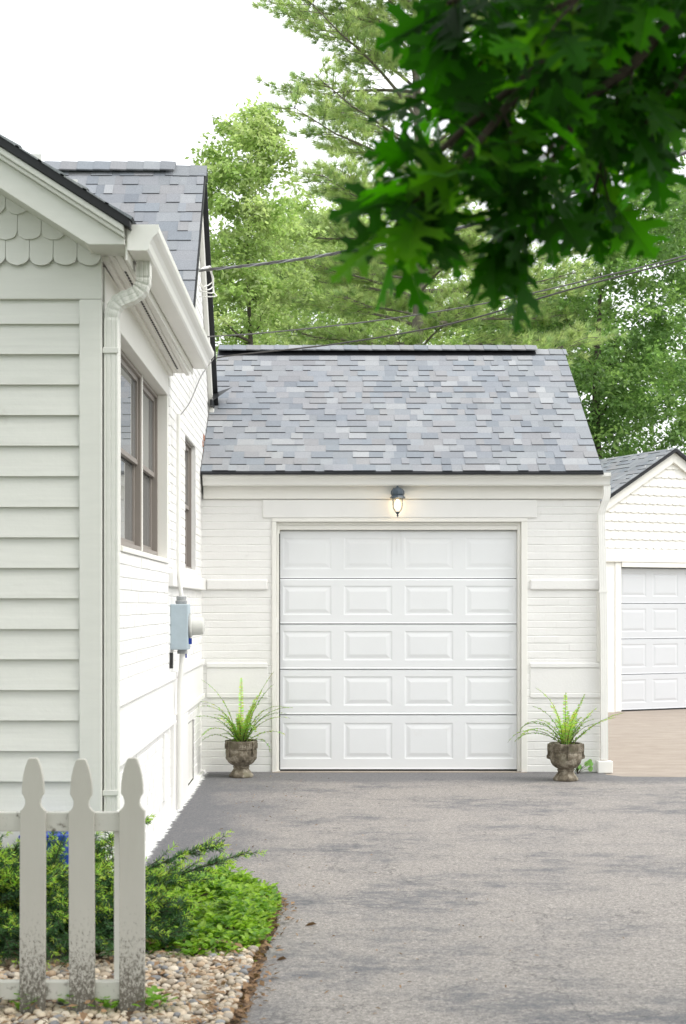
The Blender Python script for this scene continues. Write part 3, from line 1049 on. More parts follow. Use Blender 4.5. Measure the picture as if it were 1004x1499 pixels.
# ================================================================== ELECTRIC METER
em = thing('electric_meter', (XW, 10.05, 1.15), 'blue-grey electric meter box with round white meter on the side wall of the house', 'electric meter')
MB().box(XW - .018, -.957, 9.955, 10.145, 1.158, 1.478).build('meter_box', METER, em, bev=.006)
md = MB().lathe([(.082, 0), (.082, .018), (.070, .022), (.067, .030), (.064, .085), (.060, .100), (.050, .106), (.0, .108)], (-.957, 10.05, 1.325), 28, 'x')
md.build('meter', METERGLASS, em, smooth=40)
MB().lathe([(.088, 0), (.088, .010)], (-.9565, 10.05, 1.325), 28, 'x').build('sealing_ring', GALV, em, smooth=40)
MB().lathe([(.036, 0), (.042, .008), (.042, .022), (.034, .026), (.036, .050), (.030, .056)], (-1.012, 10.05, 1.479), 20).build('conduit_hub', GALV, em, smooth=40)
cd = MB().tube([(-1.012, 10.05, 1.53), (-1.020, 10.05, 1.62), (-1.032, 10.05, 1.72), (-1.032, 10.05, 2.82)], .015, 12)
cd.build('conduit', WHITE_METAL, em, smooth=40)
cd = MB().tube([(-1.005, 10.05, 1.16), (-1.005, 10.05, 1.10), (-1.012, 10.05, 1.02), (-1.022, 10.05, .90), (-1.022, 10.05, .03)], .020, 12)
cd.build('lower_conduit', WHITE_METAL, em, smooth=40)
MB().lathe([(.036, 0), (.036, .02), (.030, .03)], (-1.005, 10.05, 1.128), 18).build('locknut', GALV, em, smooth=40)
MB().tube(cat([(-1.03, 10.05, 2.80), (-1.03, 10.9, 3.03), (-1.03, 11.9, 3.39), (-1.0, 12.85, 3.70)], 6), .004, 6).build('drop_wire', CABLE, em, smooth=60)
tg = MB().box(-.957, -.935, 10.02, 10.024, 1.196, 1.238)
tg.build('tag', BLUE, em)
tg = MB().box(-.985, -.9745, 10.06, 10.064, 1.098, 1.142)
tg.build('tag', BLUE, em)
tw = MB().tube([(-.947, 10.022, 1.237), (-.945, 10.03, 1.26)], .0015, 5)
tw.build('tag_wire', CABLE, em)
MB().box(XW - .015, XW + .006, 9.90, 9.93, 1.03, 1.14).build('old_cable_end', SEAL, em)

# ================================================================== URNS AND FERNS
def make_urn(loc, rz, label):
    t = thing('stone_urn', loc, label, 'planter', 'stone urns either side of the garage door', rz, local=True)
    prof = [(.098, 0), (.104, .006), (.104, .020), (.096, .028), (.078, .052), (.066, .070), (.064, .078), (.070, .082), (.070, .092), (.064, .098),
            (.088, .110), (.108, .124), (.123, .148), (.132, .180), (.1355, .208), (.1345, .232), (.131, .240), (.136, .244), (.137, .292), (.140, .300), (.138, .312), (.124, .312), (.120, .300), (.118, .270)]
    MB().lathe(prof, (0, 0, 0), 56).build('bowl', STONE, t, smooth=50)
    MB().lathe([(.119, 0), (.06, .012), (.0, .016)], (0, 0, .272), 24).build('soil', POTSOIL, t, smooth=60)
    # key-pattern band
    kb = MB()
    nk = 22
    for k in range(nk):
        a0 = 2 * math.pi * k / nk
        def seg(a, b, z0, z1):
            r0, r1 = .1335, .1415
            vs = []
            for rr_ in (r0, r1):
                for aa in (a, b):
                    for zq in (z0, z1): vs.append((rr_ * math.cos(aa), rr_ * math.sin(aa), zq))
            kb.add(vs, [(4, 6, 7, 5), (0, 4, 5, 1), (2, 3, 7, 6), (1, 5, 7, 3), (0, 2, 6, 4)])
        d = 2 * math.pi / nk
        seg(a0, a0 + d * .22, .252, .287)
        seg(a0 + d * .23, a0 + d * .80, .280, .287)
        seg(a0 + d * .60, a0 + d * .79, .262, .279)
        seg(a0 + d * .40, a0 + d * .59, .262, .268)
        seg(a0, a0 + d, .2455, .2505)
    kb.build('key_band', STONE, t)
    # four straps ending in scrolls, swags between
    for k in range(4):
        a = k * math.pi / 2 + .55
        ca, sa = math.cos(a), math.sin(a)
        h = MB()
        pts = [(.138, .306), (.1425, .296), (.1435, .262), (.1405, .235), (.142, .215), (.149, .203), (.148, .190), (.140, .186), (.137, .196)]
        h.sweep([(-.012, -.004), (.012, -.004), (.012, .004), (-.012, .004)], [(r_ * ca, r_ * sa, zq) for r_, zq in pts], up=(-sa, ca, 0))
        vs = h.v
        h.build('scroll_handle', STONE, t, bev=.003)
        g_ = MB()
        sw = []
        for q in range(9):
            u_ = q / 8
            aa = a + u_ * math.pi / 2
            zq = .218 - .045 * math.sin(math.pi * u_)
            rr_ = .1345 - .012 * math.sin(math.pi * u_)
            sw.append((rr_ * math.cos(aa), rr_ * math.sin(aa), zq))
        g_.tube(sw, [.004, .006, .008, .009, .010, .009, .008, .006, .004], 8)
        am = a + math.pi / 4
        g_.lathe([(.001, -.03), (.012, -.02), (.018, -.004), (.013, .010), (.002, .016)], (.117 * math.cos(am), .117 * math.sin(am), .170), 8)
        g_.build('swag', STONE, t, smooth=60)
    return t


UL, UR = (-.711, 12.14, .004), (2.018, 11.90, .004)
make_urn(UL, .25, 'weathered stone urn standing left of the garage door')
make_urn(UR, 1.0, 'weathered stone urn standing right of the garage door by the downspout')


def frond(V, Fc, T, p0, az, length, lift, droop, wid, rng, side=0.0, col=(.16, .30, .05)):
    """one arching fern frond with pairs of leaflets; returns rachis path"""
    n = int(length / .0135)
    p = Vector(p0)
    el = lift
    path = []
    d0 = Vector((math.cos(az), math.sin(az), 0))
    for i in range(n + 1):
        t = i / n
        path.append(p.copy())
        e = el - droop * t ** 1.6
        d = d0 * math.cos(e) + Vector((0, 0, 1)) * math.sin(e)
        p = p + d * (length / n)
    sd = Vector((-math.sin(az), math.cos(az), 0))
    for i in range(2, n):
        t = i / n
        env = min(1, t / .15) * (1 - t) ** .38 * 1.1
        d = (path[i + 1] - path[i - 1]).normalized()
        nr = sd.cross(d).normalized()
        for s_ in (-1, 1):
            if rng.random() < .06: continue
            L = wid * env * rng.uniform(.75, 1.1) + .004
            dirv = (sd * s_ + d * .35 + nr * rng.uniform(-.45, .25)).normalized()
            wv = d * .0062 * rng.uniform(.8, 1.15)
            b = path[i] + d * rng.uniform(-.003, .003)
            tip = b + dirv * L - Vector((0, 0, .12 * L))
            m_ = b + dirv * L * .45
            k = len(V)
            V += [b - wv * .5, m_ - wv, tip, m_ + wv, b + wv * .5]
            c = tuple(x * rng.uniform(.75, 1.25) * (1 + .35 * t) for x in col)
            Fc.append((k, k + 1, k + 2)); Fc.append((k, k + 2, k + 3)); Fc.append((k, k + 3, k + 4))
            T += [c, c, c]
    return path


def make_fern(loc, label, specs, seed, n_extra):
    t = thing('fern', loc, label, 'fern', 'ferns growing in the stone urns')
    rng = random.Random(seed)
    V, Fc, T = [], [], []
    st = MB()
    c0 = Vector(loc)
    fr = []
    for az, L, li, dr_ in specs: fr.append((R(az), L * (1.0 if li < 70 else 1.12), R(li), R(dr_ * 1.15)))
    for k in range(n_extra):
        fr.append((rng.uniform(0, 2 * math.pi), rng.uniform(.22, .40), R(rng.uniform(52, 86)), R(rng.uniform(15, 80))))
    for az, L, li, dr_ in fr:
        p0 = c0 + Vector((math.cos(az) * rng.uniform(.005, .045), math.sin(az) * rng.uniform(.005, .045), rng.uniform(0, .015)))
        col = rng.choice(((.24, .36, .07), (.33, .46, .10), (.17, .29, .055), (.40, .52, .15)))
        path = frond(V, Fc, T, p0, az + rng.uniform(-.15, .15), L, li, dr_, rng.uniform(.032, .044), rng, col=col)
        st.tube(path[::3] + [path[-1]], [.0026 - .0018 * i / len(path[::3]) for i in range(len(path[::3]) + 1)], 5)
    from_np('fronds', V, Fc, FERNLEAF, t, np.array(T))
    st.build('stalks', TWIG, t)
    return t


# az: 0 right, 180 left, 270 towards the camera
make_fern((UL[0] + .0, UL[1], .282), 'tall feathery green fern growing from the urn left of the garage door',
          [(182, .50, 74, 85), (170, .46, 78, 70), (200, .52, 60, 75), (95, .50, 88, 12), (20, .52, 78, 35), (350, .56, 62, 62), (340, .50, 55, 65),
           (10, .48, 66, 75), (300, .44, 62, 100), (195, .34, 40, 80), (330, .42, 38, 60), (215, .44, 52, 95), (350, .30, 30, 125), (60, .46, 80, 45), (30, .5, 70, 80), (175, .58, 80, 45), (5, .60, 79, 25)], 3, 17)
make_fern((UR[0], UR[1], .282), 'pale arching green fern growing from the urn beside the right downspout',
          [(170, .50, 88, 55), (178, .46, 62, 95), (190, .50, 50, 100), (200, .50, 38, 75), (175, .44, 70, 130), (0, .46, 50, 38), (350, .54, 44, 30),
           (10, .42, 62, 25), (30, .42, 74, 20), (80, .40, 86, 15), (185, .56, 42, 90), (165, .40, 76, 60), (320, .36, 66, 40), (280, .3, 70, 60)], 6, 12)

# weed beside the right urn
wd = thing('weed', (2.20, 12.36, .004), 'small round-leaved weed sprouting by the right urn at the downspout foot', 'plant')
V, Fc, T = [], [], []
st = MB()
wr_ = random.Random(4)
for k in range(15):
    a = wr_.uniform(0, 6.28); r_ = wr_.uniform(.01, .13); h = wr_.uniform(.02, .17) * (1 - r_ * 3) + .015
    b = Vector((2.20, 12.36, .004)); p = b + Vector((math.cos(a) * r_, math.sin(a) * r_ * .5, h))
    st.tube([b, (b + p) / 2 + Vector((0, 0, .015)), p], .0018, 5)
    L = wr_.uniform(.016, .028)
    nrm = Vector((wr_.uniform(-.6, .6), -.8, wr_.uniform(.2, 1))).normalized()
    e1 = nrm.orthogonal().normalized(); e2 = nrm.cross(e1)
    k0 = len(V); V.append(p)
    for q in range(9):
        aa = 2 * math.pi * q / 9
        V.append(p + (e1 * math.cos(aa) + e2 * math.sin(aa) * .8) * L + nrm * .004 * math.cos(2 * aa))
    for q in range(9):
        Fc.append((k0, k0 + 1 + q, k0 + 1 + (q + 1) % 9)); T.append((.20, .38 * wr_.uniform(.8, 1.2), .10))
from_np('leaves', V, Fc, LEAF, wd, np.array(T)); st.build('stem', TWIG, wd)

# ================================================================== DETACHED GARAGE (own axes: x along its front, y back)
th = R(24.8)
GO = at(983, 885, 19.9); GO.z = 0
g2 = thing('detached_garage', GO, 'separate white garage with scalloped gable and grey roof standing behind the concrete apron', 'garage', rz=th, local=True)
HW, EZ, AZ = 2.4, 2.19, 3.66
SL2 = (AZ - EZ) / HW
DG = 6.0
D0, D1, DT = -.865, 1.29, 1.99
wl = MB()
wl.box(-HW + .1, D0 - .06, 0, .1, 0, 2.3); wl.box(D1 + .06, HW - .1, 0, .1, 0, 2.3); wl.box(D0 - .06, D1 + .06, 0, .1, DT + .05, 2.3)
wl.prism([(-HW + .1, 2.301), (HW - .1, 2.301), (0, AZ - .10)], 'y', 0, .1)
wl.box(-HW + .1, -HW + .2, .101, DG, 0, 2.25); wl.box(HW - .2, HW - .1, .101, DG, 0, 2.25); wl.box(-HW + .2, HW - .2, DG - .1, DG, 0, 2.3)
wl.build('wall', WHITE_TRIM, g2)
sc = MB()
w, eh = .130, .124
for row in range(12):
    z0 = 2.245 + row * eh
    xo = (row % 2) * w / 2
    k = -20
    while k <= 20:
        cx = k * w + xo
        k += 1
        lim = (AZ - .16 - z0) / SL2
        if abs(cx) > lim: continue
        m = 7
        prof = [(cx - (w / 2 - .001) * math.cos(math.pi * q / m), z0 + .016 * (1 - math.sin(math.pi * q / m)) + rnd.uniform(-.003, .003)) for q in range(m + 1)]
        top = z0 + eh + .04
        yq = lambda zq: -.018 + (zq - z0) / (eh + .04) * .018
        vs = [(x, yq(zq), zq) for x, zq in prof] + [(prof[-1][0], yq(top), top), (prof[0][0], yq(top), top)]
        vs += [(x, y + .010, zq) for x, y, zq in vs]
        M = m + 3
        sc.add(vs, [tuple(range(M))] + [(i, M + i, M + (i + 1) % M, (i + 1) % M) for i in range(M)])
sc.build('scallop_shingles', WHITE_TRIM, g2)
rb = MB()
for s_ in (1, -1):
    rb.prism([(0, AZ - .055), (s_ * HW, EZ - .055), (s_ * HW, EZ - .20), (0, AZ - .20)], 'y', -.055 - .001 * s_, .0)
rb.build('rake_board', WHITE_TRIM, g2)
tr = MB()
tr.box(-HW + .1, HW - .1, -.035, 0, 2.06, 2.24)
tr.box(D0 - .10, D0, -.012, .03, .004, 2.058); tr.box(D1, D1 + .10, -.012, .03, .004, 2.058)
tr.box(D0, D1, -.028, .03, DT, 2.058)
tr.build('door_casing', WHITE_TRIM, g2, bev=.004)
dr = MB()
raised_door(dr, D0 + .004, D1 - .004, .02, DT - .004, .055, 4, 4)
d2 = dr.build('garage_door', DOOR2, g2)
MB().box(D0, D1, .052, .09, .003, .0195).build('bottom_seal', SEAL, d2)
MB().box(D0, D1, .10, .12, .0, DT).build('door_backing', SEAL, g2)
rf = MB()
hyp = math.hypot(HW, AZ - EZ)
shingles(rf, (-HW, -.10, EZ), (0, 1, 0), (HW, 0, AZ - EZ), DG + .2, hyp, e=.13, seed=51)
shingles(rf, (HW, -.10, EZ), (0, 1, 0), (-HW, 0, AZ - EZ), DG + .2, hyp, e=.13, seed=52)
rf.build('roof_shingles', SHINGLE, g2)
MB().prism([(-HW, EZ - .012), (0, AZ - .012), (HW, EZ - .012), (HW, EZ - .055), (0, AZ - .055), (-HW, EZ - .055)], 'y', -.11, DG + .1).build('roof_edge', BLACK, g2)

# ================================================================== PICKET FENCE
fen = thing('picket_fence', (-1.2, 5.0, 0), 'low white picket fence with mud splashed feet in front of the shrub', 'fence')
pw = .0445
half = [(pw, 0), (pw, .742), (.0455, .750), (.037, .757), (.030, .766), (.0265, .778), (.027, .790), (.0315, .802), (.0385, .812), (.0385, .828), (.0375, .848), (.034, .875), (.027, .905), (.0175, .931), (.012, .936)]
half = [(x, z) for x, z in half]
outl = half + [(-x, z) for x, z in reversed(half)]
for k, px in enumerate((193.5, 120.5, 47.5, -25.5, -98.5, -171.5)):
    xc = (px - VX) * 5.0 / F
    tilt = (.000, -.004, .003, .002, -.003, .001)[k]
    b = MB().prism([(xc + x + tilt * z, z - (.004 * (k % 2))) for x, z in outl], 'y', 4.99, 5.012)
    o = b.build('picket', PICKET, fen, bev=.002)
    for zq in (.715, .112):
        for xo in (-.021, .020):
            MB().lathe([(.0001, 0), (.0034, 0), (.003, .0016), (.0001, .002)], (xc + xo + rnd.uniform(-.004, .004), 4.9895, zq + rnd.uniform(-.008, .004)), 8, 'y').build('nail', PICKET, o)
for z0, z1 in ((.675, .742), (.082, .145)):
    MB().box(-2.2, -.655, 5.0125, 5.050, z0, z1).build('rail', RAIL, fen, bev=.003)
MB().box(-.748, -.660, 5.0505, 5.135, 0, .735).build('post', WHITE_TRIM, fen, bev=.003)

# ================================================================== SMALL BLUE BIN
bn = thing('storage_bin', (-1.30, 6.66, .01), 'blue plastic bin half hidden behind the shrub under the clapboard wall', 'bin')
MB().prism([(-1.385, .0), (-1.225, .0), (-1.205, .375), (-1.405, .375)], 'y', 6.58, 6.74).build('tub', BLUE, bn, bev=.006)
MB().box(-1.415, -1.195, 6.57, 6.75, .376, .408).build('lid', BLUE, bn, bev=.006)

# ================================================================== SHRUB, GROUND COVER, PEBBLES
def sprays(V, Fc, T, path, rng, nl, step, wid, fresh):
    """flat needles set round a twig; the last stretch is this year's bright growth"""
    n = len(path)
    tot = sum((path[i + 1] - path[i]).length for i in range(n - 1))
    s = 0
    lush = rng.random() < (.97 if path[-1].z > .31 else .75 if path[-1].z > .20 else .28)      # new growth sits on top
    for i in range(n - 1):
        d = (path[i + 1] - path[i]); L = d.length
        if L < 1e-6: continue
        d = d / L
        sd = d.cross(Vector((rng.uniform(-.3, .3), rng.uniform(-.3, .3), 1))).normalized()
        up = sd.cross(d)
        q = rng.random() * step
        while q < L:
            b = path[i] + d * q
            t = (s + q) / tot
            for s_ in (-1, 1):
                a = rng.uniform(-1.2, 1.2)
                dv = (sd * s_ * math.cos(a) + up * math.sin(a) + d * rng.uniform(.4, 1.0)).normalized()
                ln = nl * rng.uniform(.7, 1.2) * (1 if t < .9 else .8)
                wv = dv.cross(Vector((rng.uniform(-1, 1), rng.uniform(-1, 1), rng.uniform(-1, 1)))).normalized() * wid
                k = len(V)
                V += [b, b + dv * ln * .5 - wv, b + dv * ln, b + dv * ln * .5 + wv]
                Fc.append((k, k + 1, k + 2, k + 3))
                if t > fresh and lush:
                    c = (.42 * rng.uniform(.7, 1.15), .58 * rng.uniform(.8, 1.1), .085)
                else:
                    g_ = rng.uniform(.7, 1.4)
                    c = (.055 * g_, .125 * g_, .052 * g_)
                T.append(c)
            q += step
        s += L


yr = random.Random(12)
yew = thing('evergreen_shrub', (-1.35, 6.2, .02), 'spreading evergreen shrub with dark needles and bright lime tips behind the picket fence', 'shrub')
V, Fc, T = [], [], []
st = MB()
def yew_branch(p0, p1, sag, nside, side_len, r0=.008):
    p0, p1 = Vector(p0), Vector(p1)
    n = 14
    path = []
    for i in range(n + 1):
        t = i / n
        q = p0.lerp(p1, t)
        q.z += sag * math.sin(math.pi * t) + .012 * math.sin(t * 9 + p0.x * 30)
        q.y += .014 * math.sin(t * 7 + p1.x * 20)
        path.append(q)
    st.tube(path, [r0 * (1 - .85 * i / n) for i in range(n + 1)], 6)
    sprays(V, Fc, T, path[4:], yr, .026, .0060, .0021, .90)
    d = (p1 - p0).normalized()
    for k in range(nside):
        t = yr.uniform(.18, .97)
        b = path[int(t * n)]
        sd = Vector((-d.y, d.x, 0)).normalized() * (1 if k % 2 else -1)
        L = side_len * yr.uniform(.5, 1.1) * (1.15 - .5 * t)
        dirv = (d * .9 + sd * yr.uniform(.2, .9) + Vector((0, 0, yr.uniform(-.25, .7)))).normalized()
        tp = [b + dirv * L * q / 5 + Vector((0, 0, -.02 * (q / 5) ** 2)) for q in range(6)]
        st.tube(tp, [.0026, .0022, .0018, .0015, .0012, .0008], 4)
        sprays(V, Fc, T, tp, yr, .029, .0052, .0021, yr.uniform(.50, .80))
base = Vector((-1.35, 6.10, .03))
# the long reaching branches seen against the drive
yew_branch((-1.2, 6.25, .16), (-.325, 6.22, .41), -.045, 40, .20, .010)
yew_branch((-1.2, 6.30, .20), (-.45, 6.35, .420), -.03, 36, .18)
yew_branch((-1.2, 6.2, .14), (-.47, 6.12, .31), .0, 26, .18)
yew_branch((-1.2, 6.35, .25), (-.80, 6.55, .49), .02, 18, .15)
yew_branch((-1.15, 6.0, .12), (-.62, 5.95, .22), .02, 24, .18)
yew_branch((-1.1, 6.1, .10), (-.66, 6.25, .30), .02, 22, .17)
yew_branch((-1.1, 5.95, .06), (-.70, 5.80, .12), .02, 20, .15)
for k in range(105):
    a = yr.uniform(0, 2 * math.pi)
    rr_ = yr.uniform(.15, 1.0)
    tx = -1.35 + .60 * math.cos(a) * rr_
    ty = 6.12 + .42 * math.sin(a) * rr_
    tz = .08 + (.37 - .17 * rr_ ** 2) * yr.uniform(.35, 1.08)
    b = base + Vector((yr.uniform(-.4, .25), yr.uniform(-.15, .15), yr.uniform(0, .08)))
    yew_branch(b, (tx, ty, tz), yr.uniform(.0, .06), 11, .15, .006)
for k in range(60):
    tx = yr.uniform(-1.0, -.58); ty = yr.uniform(5.82, 6.35)
    tz = .05 + .30 * yr.random() * min(1, (-.45 - tx) / .3)
    yew_branch((tx - yr.uniform(.2, .45), ty + yr.uniform(-.1, .1), yr.uniform(.03, .12)), (tx, ty, tz), yr.uniform(.0, .05), 11, .15, .005)
for k in range(62):
    tx = yr.uniform(-1.85, -.78); ty = yr.uniform(5.52, 5.88)
    tz = .04 + .24 * yr.random() * (ty - 5.35) / .5
    yew_branch((tx + yr.uniform(-.2, .2), ty + .38, yr.uniform(.05, .15)), (tx, ty, tz), yr.uniform(.02, .07), 11, .14, .005)
for k in range(22):
    tx = yr.uniform(-1.55, -.85); ty = yr.uniform(6.15, 6.5)
    yew_branch((tx + yr.uniform(-.2, .2), ty - .1, .12), (tx, ty, yr.uniform(.36, .50)), .0, 11, .13, .005)
for k in range(24):
    tx = yr.uniform(-2.5, -1.7); ty = 6.15 + yr.uniform(-.35, .35); tz = yr.uniform(.2, .42)
    yew_branch((tx + yr.uniform(-.2, .3), 6.2, .03), (tx, ty, tz), yr.uniform(.0, .05), 9, .15, .006)
from_np('needles', V, Fc, YEWLEAF, yew, np.array(T))
st.build('branches', TWIG, yew)
print('yew needles', len(Fc))

# ground cover
gr_ = random.Random(15)
V, Fc, T = [], [], []
def vleaf(p, nrm, az, L, W, c):
    e1 = Vector((math.cos(az), math.sin(az), 0)); e1 = (e1 - nrm * e1.dot(nrm)).normalized(); e2 = nrm.cross(e1)
    k = len(V)
    V.extend([p, p + e1 * L * .35 + e2 * W + nrm * .12 * W, p + e1 * L * .75 + e2 * W * .75 + nrm * .1 * W, p + e1 * L - nrm * .1 * L, p + e1 * L * .75 - e2 * W * .75 + nrm * .1 * W, p + e1 * L * .35 - e2 * W + nrm * .12 * W, p + e1 * L * .5 - nrm * .22 * W])
    for q in ((0, 1, 6), (1, 2, 6), (2, 3, 6), (3, 4, 6), (4, 5, 6), (5, 0, 6)):
        Fc.append(tuple(k + i for i in reversed(q))); T.append(c)
def edge_x(y):
    for (a, b) in zip(bed_edge[:-1], bed_edge[1:]):
        if a[1] <= y <= b[1]: return a[0] + (b[0] - a[0]) * (y - a[1]) / (b[1] - a[1])
    return -1.09
def mound(x, y):
    d = min(1, max(0, (edge_x(y) - .02 - x) / .16)) * min(1, max(0, (y - 5.80) / .22)) * min(1, max(0, (7.45 - y) / .3))
    return d
cnt = 0
while cnt < 2150:
    x, y = gr_.uniform(-1.25, -.22), gr_.uniform(5.80, 7.45)
    d = mound(x, y)
    if d <= .02: continue
    nz_ = math.sin(x * 11 + y * 4) * math.sin(y * 9 - x * 5)
    if nz_ < -.45 and gr_.random() < .6: continue
    
    h = .035 + d * (.075 + .04 * nz_) + gr_.uniform(-.03, .035)
    az0 = gr_.uniform(0, 6.28)
    b = Vector((x, y, h))
    yel = gr_.random()
    for q in range(gr_.choice((4, 5, 6, 7))):
        az = az0 + q * 2.4
        nrm = Vector((math.cos(az) * -.45 + gr_.uniform(-.3, .3), math.sin(az) * -.45 + gr_.uniform(-.35, .15), 1)).normalized()
        g_ = gr_.uniform(.75, 1.25)
        c = (.27 * g_, .42 * g_, .045 * g_) if yel > .30 else (.14 * g_, .27 * g_, .04 * g_)
        vleaf(b + Vector((gr_.uniform(-.012, .012), gr_.uniform(-.012, .012), -q * .006)), nrm, az, gr_.uniform(.026, .046), gr_.uniform(.008, .013), c)
    cnt += 1
# a few stray sprouts among the stones
for (x, y) in ((-.90, 5.02), (-.93, 5.10), (-.77, 4.98), (-.86, 5.15), (-.58, 5.05), (-.62, 4.99), (-1.05, 5.0), (-.56, 5.78), (-.26, 6.0), (-1.1, 5.12)):
    for q in range(16):
        az = q * 2.4
        nrm = Vector((-math.cos(az) * .4, -math.sin(az) * .4, 1)).normalized()
        vleaf(Vector((x + gr_.uniform(-.03, .03), y + gr_.uniform(-.03, .03), .05 + gr_.uniform(0, .05))), nrm, az, gr_.uniform(.03, .05), .012, (.17, .33, .035))
gc = from_np('ground_cover', V, Fc, VINCA, None, np.array(T))
tag(gc, 'low bright green leafy ground cover spreading beside the driveway edge', 'ground cover', kind='stuff')

def icos():
    t = (1 + 5 ** .5) / 2
    v = [(-1, t, 0), (1, t, 0), (-1, -t, 0), (1, -t, 0), (0, -1, t), (0, 1, t), (0, -1, -t), (0, 1, -t), (t, 0, -1), (t, 0, 1), (-t, 0, -1), (-t, 0, 1)]
    f = [(0, 11, 5), (0, 5, 1), (0, 1, 7), (0, 7, 10), (0, 10, 11), (1, 5, 9), (5, 11, 4), (11, 10, 2), (10, 7, 6), (7, 1, 8), (3, 9, 4), (3, 4, 2), (3, 2, 6), (3, 6, 8), (3, 8, 9), (4, 9, 5), (2, 4, 11), (6, 2, 10), (8, 6, 7), (9, 8, 1)]
    v = [Vector(p).normalized() for p in v]
    cache = {}
    def mid(a, b):
        k = (min(a, b), max(a, b))
        if k not in cache:
            v.append(((v[a] + v[b]) / 2).normalized()); cache[k] = len(v) - 1
        return cache[k]
    f2 = []
    for a, b, c in f:
        ab, bc, ca = mid(a, b), mid(b, c), mid(c, a)
        f2 += [(a, ab, ca), (b, bc, ab), (c, ca, bc), (ab, bc, ca)]
    return np.array([tuple(p) for p in v]), np.array(f2)
IV, IF = icos()
pv, pf, pt = [], [], []
nr_ = np.random.default_rng(3)
pal = [(.42, .34, .25), (.48, .40, .30), (.37, .31, .24), (.30, .26, .215), (.54, .47, .38), (.42, .31, .21), (.22, .22, .225), (.45, .37, .28)]
placed = 0
pts = []
tries = 0
while placed < 3300 and tries < 110000:
    tries += 1
    x, y = nr_.uniform(-2.0, -.27), nr_.uniform(4.75, 5.92)
    if x > edge_x(y) - .035 - .05 * nr_.random() ** 2: continue
    a = nr_.uniform(.009, .0195) * (1.15 if nr_.random() < .12 else 1)
    ok = True
    for (qx, qy, qa) in pts[-3500:]:
        if abs(qx - x) < .1 and (qx - x) ** 2 + (qy - y) ** 2 < ((a + qa) * .72) ** 2: ok = False; break
    if not ok: continue
    pts.append((x, y, a))
    sc3 = np.array([a * nr_.uniform(1.0, 1.35), a * nr_.uniform(.8, 1.1), a * nr_.uniform(.55, .85)])
    w_ = IV * sc3 * (1 + .10 * np.sin(IV[:, [1]] * 3 + nr_.uniform(0, 6)) * np.cos(IV[:, [0]] * 2.5 + nr_.uniform(0, 6)))
    an = nr_.uniform(0, 6.28); ti = nr_.uniform(-.25, .25)
    rx = np.array([[1, 0, 0], [0, math.cos(ti), -math.sin(ti)], [0, math.sin(ti), math.cos(ti)]])
    rz2 = np.array([[math.cos(an), -math.sin(an), 0], [math.sin(an), math.cos(an), 0], [0, 0, 1]])
    w_ = w_ @ rx.T @ rz2.T + np.array([x, y, .030 + sc3[2] * .35 + nr_.uniform(0, .014)])
    pf.append(IF + len(pv) * len(IV)); pv.append(w_)
    c = np.array(pal[nr_.integers(len(pal))]) * nr_.uniform(.85, 1.28)
    pt.append(np.repeat(c[None], len(IF), 0))
    placed += 1
pb = from_np('pebbles', np.concatenate(pv), np.concatenate(pf), PEBBLE, None, np.concatenate(pt), smooth=True)
tag(pb, 'tan and grey rounded river pebbles along the foot of the picket fence', 'pebbles', kind='stuff')

# dry leaves and bark crumbs along the bed's edge
V, Fc, T = [], [], []
lr = random.Random(9)
for k in range(1700):
    y = lr.uniform(4.6, 7.7)
    x = edge_x(y) + lr.gauss(-.05, .045)
    up2 = 0
    if k % 3 == 0: y = lr.uniform(4.7, 6.1); x = lr.uniform(-1.6, edge_x(y))
    up2 = .03 if (k % 3 == 0 and y < 5.9) else 0
    if k % 9 == 0: y = lr.uniform(4.8, 12.2); x = edge_x(min(y, 7.6)) + abs(lr.gauss(0, .5)) + .05; up2 = -.01
    L, W = lr.uniform(.008, .028), lr.uniform(.004, .012)
    if k % 9 == 0: L *= .55; W *= .5
    az = lr.uniform(0, 6.28)
    nrm = Vector((lr.uniform(-.6, .6), lr.uniform(-.6, .6), 1)).normalized()
    e1 = Vector((math.cos(az), math.sin(az), 0)); e1 = (e1 - nrm * e1.dot(nrm)).normalized(); e2 = nrm.cross(e1)
    p = Vector((x, y, up2 + .010 + lr.uniform(0, .02) + (.035 if x < edge_x(y) - .1 else 0)))
    k0 = len(V)
    V += [p - e1 * L, p - e2 * W + nrm * .003, p + e1 * L, p + e2 * W + nrm * .003]
    g_ = lr.uniform(.6, 1.3)
    Fc.append((k0, k0 + 1, k0 + 2, k0 + 3)); T.append((.26 * g_, .16 * g_, .09 * g_))
lt = from_np('leaf_litter', V, Fc, LITTER, None, np.array(T))
tag(lt, 'brown leaf litter and bark crumbs between ground cover and driveway', 'leaf litter', kind='stuff')
# single curled leaves lying on the asphalt
def fallen(px, py, L, az, label):
    Y = CZ * F / (py - VY)
    c = at(px, py, Y); c.z = .006
    m = MB()
    e1 = Vector((math.cos(az), math.sin(az), 0)); e2 = Vector((-e1.y, e1.x, 0))
    for s_ in (1, -1):
        vs = [c + e1 * (-L), c + e1 * (-.3 * L) + e2 * (.28 * L * s_) + Vector((0, 0, .012)), c + e1 * (.4 * L) + e2 * (.22 * L * s_) + Vector((0, 0, .016)), c + e1 * L + Vector((0, 0, .006)), c + Vector((0, 0, .001))]
        m.add(vs, [(0, 1, 2, 3, 4)], (.13, .075, .04))
    o = m.build('fallen_leaf', LITTER, None, off=c)
    o.location = c
    tag(o, label, 'leaf')
fallen(412, 1408, .022, .1, 'curled brown leaf on the asphalt just beside the pebbles')
fallen(455, 1357, .028, .2, 'thin dry leaf lying on the asphalt beyond the ground cover')

